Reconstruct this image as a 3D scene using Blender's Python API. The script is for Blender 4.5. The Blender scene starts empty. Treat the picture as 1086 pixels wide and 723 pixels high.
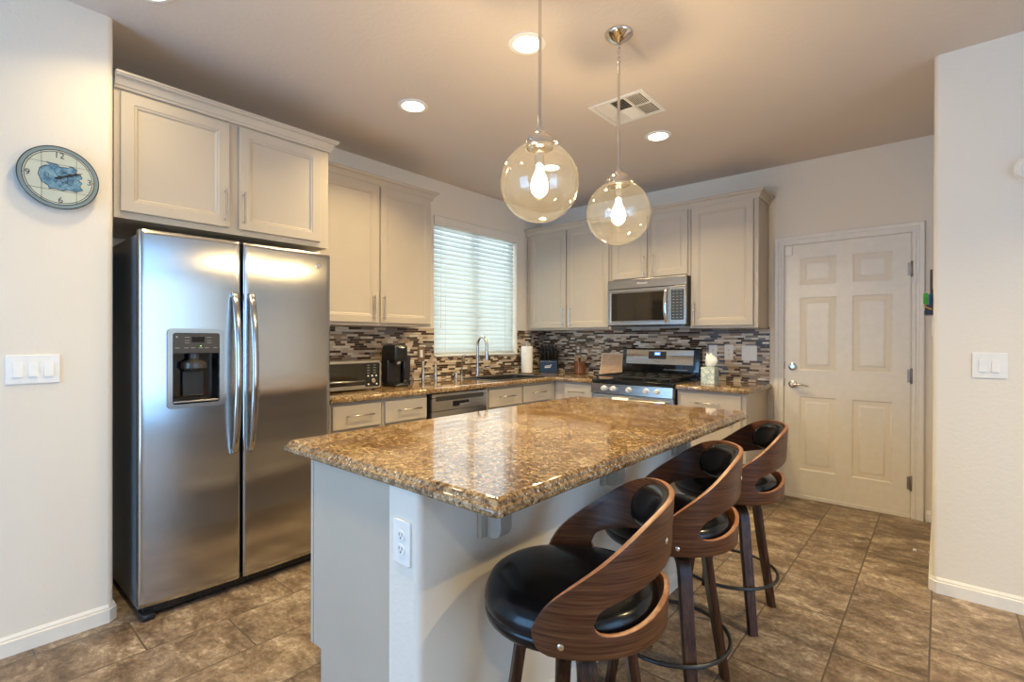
import bpy, bmesh, math, random
from mathutils import Vector, Matrix
random.seed(7)
PI = math.pi
scene = bpy.context.scene
COL = scene.collection

# ------------------------------------------------------------------ camera, sky, lights, exposure
FPX = 527.9
cam_d = bpy.data.cameras.new('camera'); cam = bpy.data.objects.new('camera', cam_d); COL.objects.link(cam)
cam_d.sensor_fit = 'HORIZONTAL'; cam_d.sensor_width = 36.0; cam_d.lens = FPX / 1086 * 36.0
cam_d.clip_start = 0.02; cam_d.clip_end = 100
_R = Vector((0.75735823, 0.65299446, 0.00259868)); _U = Vector((-0.00389337, 0.00053601, 0.99999228)); _F = Vector((-0.65298802, 0.7573625, -0.00294831))
_m = Matrix((_R, _U, -_F)).transposed().to_4x4(); _m.translation = Vector((3.4701, -4.5715, 1.2746))
cam.matrix_world = _m
scene.camera = cam

scene.view_settings.view_transform = 'Standard'
scene.view_settings.look = 'None'
scene.view_settings.gamma = 1.0
scene.view_settings.use_curve_mapping = False
scene.view_settings.exposure = 0.38

world = bpy.data.worlds.new('sky'); scene.world = world; world.use_nodes = True
_bg = world.node_tree.nodes['Background']; _bg.inputs[0].default_value = (0.72, 0.86, 1.0, 1); _bg.inputs[1].default_value = 1.6

H = 2.718
DOWNLIGHT_W = 11.5
DOWNLIGHT_COL = (1.0, 0.78, 0.40)
PENDANT_W = 20.0
PENDANT_COL = (1.0, 0.75, 0.38)
DAY_COL = (0.20, 0.52, 1.0)
LENS_E = 9.0
BULB_E = 30.0

def area_light(name, loc, direction, sx, sy, watts, color):
    d = bpy.data.lights.new(name, 'AREA'); d.shape = 'RECTANGLE'; d.size = sx; d.size_y = sy
    d.energy = watts; d.color = color
    o = bpy.data.objects.new(name, d); COL.objects.link(o); o.location = loc
    o.rotation_euler = Vector(direction).to_track_quat('-Z', 'Z').to_euler()
    return o
# daylight through the great room's sliding door (behind the camera), its side window and the kitchen window
area_light('daylight_sliding_door', (1.75, -7.16, 1.15), (0, 1, 0.03), 1.9, 2.1, 66, DAY_COL)
area_light('daylight_side_window', (7.46, -4.3, 1.3), (-1, 0, 0), 4.6, 2.0, 88, (0.20, 0.52, 1.0))
area_light('daylight_kitchen_window', (-0.75, -1.05, 1.9), (1, 0, -0.1), 2.6, 2.4, 62, (0.86, 0.95, 0.97))

# ------------------------------------------------------------------ materials
def new_mat(name):
    m = bpy.data.materials.new(name); m.use_nodes = True
    nt = m.node_tree; b = nt.nodes['Principled BSDF']
    return m, nt, b
def node(nt, typ, **kw):
    n = nt.nodes.new(typ)
    for k, v in kw.items(): setattr(n, k, v)
    return n
def link(nt, a, b): nt.links.new(a, b)
def math_n(nt, op, a, b=None, c=None):
    n = node(nt, 'ShaderNodeMath', operation=op)
    for i, v in enumerate((a, b, c)):
        if v is None: continue
        if isinstance(v, (int, float)): n.inputs[i].default_value = v
        else: link(nt, v, n.inputs[i])
    return n.outputs[0]
def ramp(nt, fac, stops, interp='LINEAR'):
    n = node(nt, 'ShaderNodeValToRGB'); cr = n.color_ramp; cr.interpolation = interp
    while len(cr.elements) < len(stops): cr.elements.new(0.5)
    for e, (p, c) in zip(cr.elements, stops):
        e.position = p; e.color = (c[0], c[1], c[2], 1)
    link(nt, fac, n.inputs[0]); return n.outputs[0]
def noise(nt, vec, scale, detail=4, rough=0.55, dist=0.0):
    n = node(nt, 'ShaderNodeTexNoise'); n.inputs['Scale'].default_value = scale; n.inputs['Detail'].default_value = detail
    n.inputs['Roughness'].default_value = rough; n.inputs['Distortion'].default_value = dist
    if vec is not None: link(nt, vec, n.inputs['Vector'])
    return n.outputs[0]
def mixc(nt, fac, a, b, blend='MIX'):
    n = node(nt, 'ShaderNodeMix', data_type='RGBA', blend_type=blend)
    if isinstance(fac, (int, float)): n.inputs[0].default_value = fac
    else: link(nt, fac, n.inputs[0])
    for i, v in ((6, a), (7, b)):
        if isinstance(v, tuple): n.inputs[i].default_value = (v[0], v[1], v[2], 1)
        else: link(nt, v, n.inputs[i])
    return n.outputs[2]
def bump(nt, b, height, strength, dist=0.01):
    n = node(nt, 'ShaderNodeBump'); n.inputs['Strength'].default_value = strength; n.inputs['Distance'].default_value = dist
    link(nt, height, n.inputs['Height']); link(nt, n.outputs[0], b.inputs['Normal'])
def geo_pos(nt):
    return node(nt, 'ShaderNodeNewGeometry').outputs['Position']
def obj_co(nt):
    return node(nt, 'ShaderNodeTexCoord').outputs['Object']
def mapping(nt, vec, scale=(1, 1, 1), loc=(0, 0, 0), rot=(0, 0, 0)):
    n = node(nt, 'ShaderNodeMapping'); n.inputs['Scale'].default_value = scale; n.inputs['Location'].default_value = loc
    n.inputs['Rotation'].default_value = rot; link(nt, vec, n.inputs['Vector']); return n.outputs[0]
def simple(name, col, rough=0.5, metal=0.0, var=0.0, vscale=20, spec=0.5, coat=0.0):
    m, nt, b = new_mat(name)
    b.inputs['Roughness'].default_value = rough; b.inputs['Metallic'].default_value = metal
    b.inputs['Specular IOR Level'].default_value = spec; b.inputs['Coat Weight'].default_value = coat
    v = var if var else 0.03
    nz = noise(nt, obj_co(nt), vscale, 3)
    c = ramp(nt, nz, [(0.3, tuple(x * (1 - v) for x in col)), (0.7, tuple(min(1, x * (1 + v)) for x in col))])
    link(nt, c, b.inputs['Base Color'])
    return m
def emis(name, col, strength):
    m = bpy.data.materials.new(name); m.use_nodes = True; nt = m.node_tree; nt.nodes.clear()
    o = node(nt, 'ShaderNodeOutputMaterial'); e = node(nt, 'ShaderNodeEmission')
    e.inputs[0].default_value = (*col, 1); e.inputs[1].default_value = strength; link(nt, e.outputs[0], o.inputs[0]); return m
def plaster(name, col, scale=70, strength=0.25):
    m, nt, b = new_mat(name)
    p = geo_pos(nt)
    n1 = noise(nt, p, scale, 3, 0.5); n2 = noise(nt, p, scale * 2.6, 2, 0.5)
    h = math_n(nt, 'ADD', n1, math_n(nt, 'MULTIPLY', n2, 0.4))
    big = noise(nt, p, 1.3, 2)
    c = ramp(nt, big, [(0.3, tuple(x * 0.98 for x in col)), (0.7, col)])
    link(nt, c, b.inputs['Base Color']); b.inputs['Roughness'].default_value = 0.75; b.inputs['Specular IOR Level'].default_value = 0.25
    bump(nt, b, h, strength, 0.006)
    return m
def glassy(name, tint=(1, 1, 1), base=0.035, rough=0.0, glow_haze=0.0):
    # thin clear glass: transparent, with a Schlick reflection that is the same from both faces
    m = bpy.data.materials.new(name); m.use_nodes = True; nt = m.node_tree; nt.nodes.clear()
    o = node(nt, 'ShaderNodeOutputMaterial'); t = node(nt, 'ShaderNodeBsdfTransparent'); g = node(nt, 'ShaderNodeBsdfGlossy')
    t.inputs[0].default_value = (*tint, 1); g.inputs['Roughness'].default_value = rough
    lw = node(nt, 'ShaderNodeLayerWeight'); lw.inputs[0].default_value = 0.5
    fac = math_n(nt, 'ADD', math_n(nt, 'MULTIPLY', math_n(nt, 'POWER', lw.outputs['Facing'], 5.0), 0.6), base)
    mx = node(nt, 'ShaderNodeMixShader')
    link(nt, fac, mx.inputs[0]); link(nt, t.outputs[0], mx.inputs[1]); link(nt, g.outputs[0], mx.inputs[2])
    out = mx.outputs[0]
    if glow_haze:      # the bulb's hazy glow, put into the glass as a translucent share
        dm = node(nt, 'ShaderNodeMixShader'); df = node(nt, 'ShaderNodeBsdfTranslucent'); df.inputs[0].default_value = (0.9, 0.88, 0.84, 1); dm.inputs[0].default_value = glow_haze
        link(nt, out, dm.inputs[1]); link(nt, df.outputs[0], dm.inputs[2]); out = dm.outputs[0]
    link(nt, out, o.inputs[0])
    return m
def granite():
    m, nt, b = new_mat('granite'); p = geo_pos(nt)
    warp = noise(nt, p, 9, 3, 0.6)
    base = noise(nt, p, 66, 9, 0.76, 0.4)
    c = ramp(nt, base, [(0.34, (0.028, 0.018, 0.011)), (0.43, (0.115, 0.068, 0.034)), (0.50, (0.28, 0.18, 0.085)), (0.57, (0.41, 0.29, 0.155)), (0.66, (0.56, 0.46, 0.32)), (0.80, (0.36, 0.26, 0.15))])
    blot = ramp(nt, noise(nt, p, 5.5, 4, 0.6), [(0.38, (0.62, 0.52, 0.44)), (0.62, (1, 1, 1))])
    c = mixc(nt, 1.0, c, blot, 'MULTIPLY')
    v = node(nt, 'ShaderNodeTexVoronoi'); v.inputs['Scale'].default_value = 115; link(nt, p, v.inputs['Vector'])
    speck = math_n(nt, 'MULTIPLY', math_n(nt, 'LESS_THAN', v.outputs['Distance'], 0.34), math_n(nt, 'GREATER_THAN', noise(nt, p, 60, 3), 0.56))
    c = mixc(nt, math_n(nt, 'MULTIPLY', speck, 0.8), c, (0.035, 0.024, 0.018))
    v2 = node(nt, 'ShaderNodeTexVoronoi'); v2.inputs['Scale'].default_value = 95; link(nt, p, v2.inputs['Vector'])
    sp2 = math_n(nt, 'MULTIPLY', math_n(nt, 'LESS_THAN', v2.outputs['Distance'], 0.3), math_n(nt, 'LESS_THAN', noise(nt, p, 45, 3), 0.43))
    c = mixc(nt, math_n(nt, 'MULTIPLY', sp2, 0.7), c, (0.72, 0.66, 0.55))
    link(nt, c, b.inputs['Base Color'])
    b.inputs['Roughness'].default_value = 0.05; b.inputs['Specular IOR Level'].default_value = 0.75
    return m
def floor_tile():
    m, nt, b = new_mat('floor_tile'); p = geo_pos(nt)
    s = node(nt, 'ShaderNodeSeparateXYZ'); link(nt, p, s.inputs[0])
    PX, PY = 0.303, 0.61
    r = math_n(nt, 'DIVIDE', math_n(nt, 'ADD', s.outputs[0], -1.015 + PX * 20), PX)
    row = math_n(nt, 'FLOOR', r); fr = math_n(nt, 'SUBTRACT', r, row)
    odd = math_n(nt, 'MODULO', row, 2.0)
    u = math_n(nt, 'ADD', math_n(nt, 'DIVIDE', math_n(nt, 'ADD', s.outputs[1], 3.70 + PY * 20), PY), math_n(nt, 'MULTIPLY', odd, 0.5))
    col = math_n(nt, 'FLOOR', u); fu = math_n(nt, 'SUBTRACT', u, col)
    dx = math_n(nt, 'MULTIPLY', math_n(nt, 'MINIMUM', fr, math_n(nt, 'SUBTRACT', 1.0, fr)), PX)
    dy = math_n(nt, 'MULTIPLY', math_n(nt, 'MINIMUM', fu, math_n(nt, 'SUBTRACT', 1.0, fu)), PY)
    d = math_n(nt, 'MINIMUM', dx, dy)
    gr = node(nt, 'ShaderNodeMapRange'); gr.inputs[1].default_value = 0.0026; gr.inputs[2].default_value = 0.0044; link(nt, d, gr.inputs[0])
    cell = node(nt, 'ShaderNodeCombineXYZ'); link(nt, row, cell.inputs[0]); link(nt, col, cell.inputs[1])
    wn = node(nt, 'ShaderNodeTexWhiteNoise', noise_dimensions='2D'); link(nt, cell.outputs[0], wn.inputs['Vector'])
    off = node(nt, 'ShaderNodeVectorMath', operation='SCALE'); link(nt, wn.outputs['Color'], off.inputs[0]); off.inputs['Scale'].default_value = 7.0
    pv = node(nt, 'ShaderNodeVectorMath', operation='ADD'); link(nt, p, pv.inputs[0]); link(nt, off.outputs[0], pv.inputs[1])
    vein = noise(nt, mapping(nt, pv.outputs[0], (4.2, 6.6, 1), rot=(0, 0, 0.5)), 1.4, 10, 0.74, 0.35)
    fine = noise(nt, pv.outputs[0], 55, 6, 0.75)
    mixv = math_n(nt, 'ADD', math_n(nt, 'MULTIPLY', vein, 0.68), math_n(nt, 'MULTIPLY', fine, 0.32))
    c = ramp(nt, mixv, [(0.37, (0.075, 0.048, 0.030)), (0.46, (0.155, 0.105, 0.068)), (0.54, (0.27, 0.20, 0.138)), (0.63, (0.50, 0.41, 0.31))])
    tone = math_n(nt, 'ADD', math_n(nt, 'MULTIPLY', wn.outputs['Value'], 0.28), 0.84)
    tc = node(nt, 'ShaderNodeCombineXYZ')
    for i in range(3): link(nt, tone, tc.inputs[i])
    c = mixc(nt, 1.0, c, tc.outputs[0], 'MULTIPLY')
    c = mixc(nt, gr.outputs[0], (0.095, 0.068, 0.045), c)
    link(nt, c, b.inputs['Base Color'])
    b.inputs['Specular IOR Level'].default_value = 0.4
    rr = node(nt, 'ShaderNodeMapRange'); rr.inputs[3].default_value = 0.32; rr.inputs[4].default_value = 0.5; link(nt, fine, rr.inputs[0]); link(nt, rr.outputs[0], b.inputs['Roughness'])
    hh = math_n(nt, 'ADD', math_n(nt, 'MULTIPLY', gr.outputs[0], 0.6), math_n(nt, 'MULTIPLY', mixv, 0.5))
    bump(nt, b, hh, 0.35, 0.004)
    return m
def mosaic(name):
    m, nt, b = new_mat(name); p = geo_pos(nt)
    s = node(nt, 'ShaderNodeSeparateXYZ'); link(nt, p, s.inputs[0])
    u0 = math_n(nt, 'ADD', math_n(nt, 'ADD', s.outputs[0], s.outputs[1]), 20.0)
    RH = 0.0180
    r = math_n(nt, 'DIVIDE', s.outputs[2], RH); row = math_n(nt, 'FLOOR', r); fr = math_n(nt, 'SUBTRACT', r, row)
    wr = node(nt, 'ShaderNodeTexWhiteNoise', noise_dimensions='1D'); link(nt, row, wr.inputs['W'])
    wr2 = node(nt, 'ShaderNodeTexWhiteNoise', noise_dimensions='1D'); link(nt, math_n(nt, 'ADD', row, 91.3), wr2.inputs['W'])
    L = math_n(nt, 'ADD', math_n(nt, 'MULTIPLY', wr.outputs[0], 0.085), 0.045)
    uu = math_n(nt, 'DIVIDE', math_n(nt, 'ADD', u0, wr2.outputs[0]), L); cl = math_n(nt, 'FLOOR', uu); fu = math_n(nt, 'SUBTRACT', uu, cl)
    du = math_n(nt, 'MULTIPLY', math_n(nt, 'MINIMUM', fu, math_n(nt, 'SUBTRACT', 1.0, fu)), L)
    dv = math_n(nt, 'MULTIPLY', math_n(nt, 'MINIMUM', fr, math_n(nt, 'SUBTRACT', 1.0, fr)), RH)
    d = math_n(nt, 'MINIMUM', du, dv)
    g = node(nt, 'ShaderNodeMapRange'); g.inputs[1].default_value = 0.0007; g.inputs[2].default_value = 0.0014; link(nt, d, g.inputs[0])
    cb = node(nt, 'ShaderNodeCombineXYZ'); link(nt, row, cb.inputs[0]); link(nt, cl, cb.inputs[1])
    wn = node(nt, 'ShaderNodeTexWhiteNoise', noise_dimensions='2D'); link(nt, cb.outputs[0], wn.inputs['Vector'])
    c = ramp(nt, wn.outputs[0], [(0, (0.045, 0.024, 0.014)), (0.16, (0.11, 0.060, 0.035)), (0.30, (0.54, 0.43, 0.31)), (0.46, (0.25, 0.21, 0.18)), (0.56, (0.66, 0.56, 0.44)), (0.70, (0.060, 0.038, 0.027)), (0.81, (0.36, 0.25, 0.165)), (0.89, (0.76, 0.70, 0.60))], 'CONSTANT')
    st = noise(nt, mapping(nt, p, (30, 30, 140)), 1.0, 4, 0.6)
    c = mixc(nt, 0.2, c, ramp(nt, st, [(0.3, (0.15, 0.11, 0.08)), (0.7, (0.55, 0.46, 0.36))]), 'OVERLAY')
    c = mixc(nt, g.outputs[0], (0.34, 0.28, 0.22), c); link(nt, c, b.inputs['Base Color'])
    rg = ramp(nt, wn.outputs[0], [(0, (0.08,) * 3), (0.32, (0.4,) * 3), (0.46, (0.1,) * 3), (0.58, (0.45,) * 3), (0.70, (0.08,) * 3), (0.93, (0.2,) * 3)], 'CONSTANT')
    link(nt, rg, b.inputs['Roughness']); bump(nt, b, g.outputs[0], 0.5, 0.002)
    return m
def walnut(name, light=1.0, use_uv=True):
    m, nt, b = new_mat(name)
    if use_uv: co = node(nt, 'ShaderNodeTexCoord').outputs['UV']
    else: co = obj_co(nt)
    sc = (1.8, 75, 1) if use_uv else (30, 30, 1.6)
    n1 = noise(nt, mapping(nt, co, sc), 2.2, 6, 0.65, 1.0)
    n2 = noise(nt, mapping(nt, co, tuple(s * (6 if s > 2 else 3) for s in sc)), 1.6, 4, 0.6)
    f = math_n(nt, 'ADD', math_n(nt, 'MULTIPLY', n1, 0.7), math_n(nt, 'MULTIPLY', n2, 0.3))
    k = light
    c = ramp(nt, f, [(0.36, (0.040 * k, 0.012 * k, 0.006 * k)), (0.47, (0.105 * k, 0.036 * k, 0.014 * k)), (0.55, (0.165 * k, 0.063 * k, 0.025 * k)), (0.66, (0.24 * k, 0.105 * k, 0.048 * k))])
    link(nt, c, b.inputs['Base Color']); b.inputs['Roughness'].default_value = 0.36; b.inputs['Specular IOR Level'].default_value = 0.3
    return m
def brushed(name, col=(0.62, 0.60, 0.57), rough=0.27, axis=1, amount=0.06):
    m, nt, b = new_mat(name); p = geo_pos(nt)
    sc = [4, 4, 4]; sc[axis] = 4
    for i in range(3):
        if i != axis: sc[i] = 420
    n = noise(nt, mapping(nt, p, tuple(sc)), 1.0, 3, 0.6)
    rr = node(nt, 'ShaderNodeMapRange'); rr.inputs[3].default_value = rough - amount; rr.inputs[4].default_value = rough + amount
    link(nt, n, rr.inputs[0]); link(nt, rr.outputs[0], b.inputs['Roughness'])
    c = ramp(nt, n, [(0.3, tuple(x * 0.96 for x in col)), (0.7, col)]); link(nt, c, b.inputs['Base Color'])
    b.inputs['Metallic'].default_value = 1.0
    tg = node(nt, 'ShaderNodeTangent', direction_type='RADIAL', axis='Z'); link(nt, tg.outputs[0], b.inputs['Tangent']); b.inputs['Anisotropic'].default_value = 0.88
    return m

M = {}
M['wall'] = plaster('wall_paint', (0.76, 0.695, 0.605), 65, 0.22)
M['ceiling'] = plaster('ceiling_paint', (0.68, 0.60, 0.535), 45, 0.22)
M['trim'] = simple('white_trim_paint', (0.76, 0.72, 0.66), 0.4)
M['door'] = simple('door_paint', (0.76, 0.71, 0.64), 0.38)
M['cab'] = simple('greige_cabinet_paint', (0.475, 0.41, 0.335), 0.42, vscale=3)
M['cab_dark'] = simple('dark_brown_finish', (0.20, 0.13, 0.08), 0.6)  # dark brown for toe kicks, strike plates, outlet plates and towel base
M['granite'] = granite()
M['tile'] = floor_tile()
M['mosaic'] = mosaic('mosaic_glass_tile')
M['shell'] = walnut('walnut_veneer', 0.66)
M['shell_edge'] = simple('bent_ply_edge', (0.27, 0.12, 0.06), 0.35, var=0.25, vscale=60)
M['leg'] = walnut('walnut_leg', 0.36, False)
M['leather'] = simple('black_leather', (0.005, 0.005, 0.006), 0.20, var=0.1, vscale=120, spec=0.32)
M['black'] = simple('black_plastic', (0.012, 0.012, 0.013), 0.3)
M['black_gloss'] = simple('black_gloss', (0.008, 0.008, 0.009), 0.08)
M['black_metal'] = simple('black_metal', (0.012, 0.012, 0.014), 0.35)
M['iron'] = simple('cast_iron', (0.018, 0.017, 0.016), 0.55)
M['steel'] = brushed('brushed_stainless_fridge', (0.50, 0.485, 0.465), 0.17, 1, 0.03)
M['steel_x'] = brushed('brushed_stainless', (0.44, 0.40, 0.35), 0.26, 0, 0.05)
M['fridge_side'] = simple('fridge_side_grey', (0.16, 0.17, 0.18), 0.35, metal=0.3)
M['hinge'] = simple('aged_nickel', (0.30, 0.25, 0.21), 0.4, metal=1.0)
M['knob'] = simple('silver_knob', (0.80, 0.79, 0.77), 0.35, metal=0.45)
M['nickel'] = simple('satin_nickel', (0.62, 0.59, 0.55), 0.25, metal=1.0)
M['chrome'] = simple('polished_nickel', (0.72, 0.68, 0.63), 0.08, metal=1.0)
M['dark_panel'] = simple('dark_control_panel', (0.045, 0.04, 0.036), 0.3)
M['dark_glass'] = simple('dark_oven_glass', (0.014, 0.012, 0.010), 0.06, coat=0.5)
M['plastic'] = simple('white_plastic', (0.80, 0.78, 0.74), 0.35)
M['paper'] = simple('white_paper', (0.84, 0.82, 0.78), 0.85)
M['globe'] = glassy('clear_globe_glass', (0.985, 0.975, 0.96), 0.045, 0.0, 0.007)
M['pane'] = glassy('window_pane', (0.97, 0.99, 0.99), 0.03)
M['lens'] = emis('downlight_lens', (1.0, 0.86, 0.66), LENS_E)
M['filament'] = emis('bulb_filament', (1.0, 0.72, 0.38), BULB_E)
M['display'] = emis('blue_display', (0.15, 0.35, 1.0), 1.6)
M['display_digit'] = emis('display_digits', (0.75, 0.85, 1.0), 3.0)
M['green_led'] = emis('green_led', (0.4, 1.0, 0.2), 2.0)
M['slat'] = None

# ------------------------------------------------------------------ mesh helpers
class MB:
    def __init__(s): s.bm = bmesh.new()
    def quad(s, *v):
        vs = [s.bm.verts.new(p) for p in v]; return s.bm.faces.new(vs)
    def box(s, x0, x1, y0, y1, z0, z1, bev=0.0, seg=2, edges=None):
        x0, x1 = min(x0, x1), max(x0, x1); y0, y1 = min(y0, y1), max(y0, y1); z0, z1 = min(z0, z1), max(z0, z1)
        v = [s.bm.verts.new((x, y, z)) for x in (x0, x1) for y in (y0, y1) for z in (z0, z1)]
        fs = [s.bm.faces.new([v[i] for i in q]) for q in ((0, 1, 3, 2), (4, 6, 7, 5), (0, 4, 5, 1), (2, 3, 7, 6), (0, 2, 6, 4), (1, 5, 7, 3))]
        if bev > 0:
            es = list({e for f in fs for e in f.edges})
            if edges: es = [e for e in es if edges(e)]
            bmesh.ops.bevel(s.bm, geom=es, offset=bev, segments=seg, affect='EDGES', profile=0.5)
        return s
    def loops(s, rings, cap0=True, cap1=True, closed=True):
        rv = [[s.bm.verts.new(p) for p in r] for r in rings]
        n = len(rv[0])
        for a, b in zip(rv, rv[1:]):
            for i in range(n if closed else n - 1):
                j = (i + 1) % n
                s.bm.faces.new((a[i], a[j], b[j], b[i]))
        if cap0: s.bm.faces.new(list(reversed(rv[0])))
        if cap1: s.bm.faces.new(rv[-1])
        return rv
    def lathe(s, prof, O=(0, 0, 0), axis='Z', n=32, cap0=True, cap1=True):
        rings = []
        for r, h in prof:
            ring = []
            for i in range(n):
                t = 2 * PI * i / n; a, b = r * math.cos(t), r * math.sin(t)
                if axis == 'Z': p = (a, b, h)
                elif axis == 'X': p = (h, a, b)
                else: p = (b, h, a)
                ring.append((p[0] + O[0], p[1] + O[1], p[2] + O[2]))
            rings.append(ring)
        s.loops(rings, cap0, cap1); return s
    def tube(s, pts, r, n=10, closed=False):
        pts = [Vector(p) for p in pts]; N = len(pts); rings = []
        rs = r if isinstance(r, (list, tuple)) else [r] * N
        up = None
        for i, p in enumerate(pts):
            if closed: t = pts[(i + 1) % N] - pts[i - 1]
            else: t = pts[min(i + 1, N - 1)] - pts[max(i - 1, 0)]
            t.normalize()
            if up is None:
                up = Vector((0, 0, 1)) if abs(t.z) < 0.9 else Vector((1, 0, 0))
            a = t.cross(up).normalized(); b = a.cross(t).normalized(); up = b
            rings.append([p + (a * math.cos(2 * PI * k / n) + b * math.sin(2 * PI * k / n)) * rs[i] for k in range(n)])
        if closed:
            rings.append(rings[0]); rv = [[s.bm.verts.new(q) for q in rg] for rg in rings[:-1]]; rv.append(rv[0])
            for a_, b_ in zip(rv, rv[1:]):
                for i in range(n):
                    s.bm.faces.new((a_[i], a_[(i + 1) % n], b_[(i + 1) % n], b_[i]))
        else: s.loops(rings)
        return s
    def prism(s, poly, frame, w0, w1, bev=0.0):
        # poly in (u, v); frame = (O, U, V, N)
        O, U, V, N = [Vector(q) for q in frame]
        rings = [[O + U * u + V * v + N * w for u, v in poly] for w in (w0, w1)]
        rv = s.loops(rings)
        if bev > 0:
            es = set()
            for k in (0, 1):
                for i in range(len(poly)):
                    e = s.bm.edges.get((rv[k][i], rv[k][(i + 1) % len(poly)]))
                    if e: es.add(e)
            bmesh.ops.bevel(s.bm, geom=list(es), offset=bev, segments=2, affect='EDGES', profile=0.5)
        return s
    def panel(s, frame, u0, u1, v0, v1, rings):
        # nested rectangular rings: list of (inset, w); closed solid
        O, U, V, N = [Vector(q) for q in frame]
        rr = []
        for ins, w in rings:
            a, b, c, d = u0 + ins, u1 - ins, v0 + ins, v1 - ins
            rr.append([O + U * u + V * v + N * w for u, v in ((a, c), (b, c), (b, d), (a, d))])
        s.loops(rr); return s
    def sweep(s, path, prof, z0, inward=False, closed=False):
        # path: list of (x,y), prof: list of (out, z) closed polygon; out is to the right of travel
        P = [Vector((x, y)) for x, y in path]; n = len(P); rings = []
        for i in range(n):
            d0 = (P[i] - P[i - 1]).normalized() if i > 0 or closed else None
            d1 = (P[(i + 1) % n] - P[i]).normalized() if i < n - 1 or closed else None
            if d0 is None: d0 = d1
            if d1 is None: d1 = d0
            n0 = Vector((d0.y, -d0.x)); n1 = Vector((d1.y, -d1.x))
            m = (n0 + n1); m = m / max(1e-6, m.dot(n0))
            rings.append([(P[i].x + m.x * o, P[i].y + m.y * o, z0 + z) for o, z in prof])
        s.loops(rings); return s
    def build(s, name, mat, parent=None, O=(0, 0, 0), smooth=35, recalc=True, mats=None):
        bm = s.bm; O = Vector(O)
        if recalc: bmesh.ops.recalc_face_normals(bm, faces=bm.faces)
        if O.length: bmesh.ops.translate(bm, verts=bm.verts, vec=-O)
        me = bpy.data.meshes.new(name); bm.to_mesh(me); bm.free()
        me.materials.append(mat)
        for x in (mats or []): me.materials.append(x)
        if smooth:
            me.polygons.foreach_set('use_smooth', [True] * len(me.polygons))
            me.set_sharp_from_angle(angle=math.radians(smooth))
        if smooth <= 45:      # large flat faces keep their own flat normal beside rounded edges
            for q in me.polygons:
                if q.area > 0.0006 and max(abs(c_) for c_ in q.normal) > 0.9999: q.use_smooth = False
        o = bpy.data.objects.new(name, me); COL.objects.link(o)
        if parent is not None: o.parent = parent
        else: o.location = O
        return o
def tag(o, label=None, cat=None, group=None, kind=None):
    if label: o['label'] = label
    if cat: o['category'] = cat
    if group: o['group'] = group
    if kind: o['kind'] = kind
    return o
def thing(name, label, cat, loc, group=None, kind=None):
    o = bpy.data.objects.new(name, None); COL.objects.link(o); o.location = loc; o.empty_display_size = 0.1
    return tag(o, label, cat, group, kind)
def copy_tree(o, parent=None):
    c = o.copy(); COL.objects.link(c)
    if parent is not None: c.parent = parent
    for ch in list(o.children): copy_tree(ch, c)
    return c
def text_mesh(name, txt, size, frame, mat, parent, O, depth=0.0006, align='CENTER', shear=0.0, sx=1.0):
    cu = bpy.data.curves.new(name, 'FONT'); cu.body = txt; cu.size = size; cu.align_x = align; cu.align_y = 'CENTER'; cu.extrude = depth; cu.shear = shear
    t = bpy.data.objects.new(name, cu); COL.objects.link(t)
    dg = bpy.context.evaluated_depsgraph_get(); dg.update()
    me = bpy.data.meshes.new_from_object(t.evaluated_get(dg)); bpy.data.objects.remove(t)
    P, U, V, N = [Vector(q) for q in frame]
    for v in me.vertices:
        c = v.co; v.co = P + U * (c.x * sx) + V * c.y + N * c.z - Vector(O)
    me.materials.clear(); me.materials.append(mat)
    o = bpy.data.objects.new(name, me); COL.objects.link(o); o.parent = parent
    return o
# frames: (origin, U, V, N)
def FX(x): return ((x, 0, 0), (0, 1, 0), (0, 0, 1), (1, 0, 0))       # surface facing +X, u = y
def FY(y): return ((0, y, 0), (1, 0, 0), (0, 0, 1), (0, -1, 0))      # surface facing -Y, u = x
def rrect(u0, u1, v0, v1, r, n=6):
    pts = []
    for cx, cy, a in ((u1 - r, v0 + r, -90), (u1 - r, v1 - r, 0), (u0 + r, v1 - r, 90), (u0 + r, v0 + r, 180)):
        for k in range(n + 1):
            t = math.radians(a + 90 * k / n); pts.append((cx + r * math.cos(t), cy + r * math.sin(t)))
    return pts
def circ(cx, cy, r, n=24): return [(cx + r * math.cos(2 * PI * k / n), cy + r * math.sin(2 * PI * k / n)) for k in range(n)]
def P3(frame, u, v, w):
    O, U, V, N = [Vector(q) for q in frame]; return O + U * u + V * v + N * w

# ------------------------------------------------------------------ room shell
XR, YR = 3.4388, -1.2555      # corner of the right-hand wall
CWX, CWY = 0.634, -4.0426     # corner of the wall with the clock
XE, YS = 7.5, -7.2
def struct(name, mb, mat, label=None, smooth=35):
    o = mb.build(name, mat, None, (0, 0, 0), smooth); tag(o, label, None, None, 'structure'); return o
f = MB(); f.box(-0.15, XE + 0.15, YS - 0.15, 0.15, -0.12, 0.0); struct('floor', f, M['tile'], 'brown stone-look tile floor laid in a running bond')
f = MB(); f.box(-0.15, XE + 0.15, YS - 0.15, 0.15, H, H + 0.12); struct('ceiling', f, M['ceiling'], 'flat textured ceiling')
WY0, WY1, WZ0, WZ1 = -1.63, -0.473, 1.115, 2.40
f = MB()
f.box(-0.15, 0, CWY, WY0, 0, H); f.box(-0.15, 0, WY1, 0, 0, H); f.box(-0.15, 0, WY0, WY1, 0, WZ0); f.box(-0.15, 0, WY0, WY1, WZ1, H)
struct('wall_left', f, M['wall'], 'kitchen wall with the sink window')
f = MB(); f.box(-0.15, XR, 0, 0.15, 0, H); struct('wall_back', f, M['wall'], 'back wall with the range and the white door')
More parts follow.
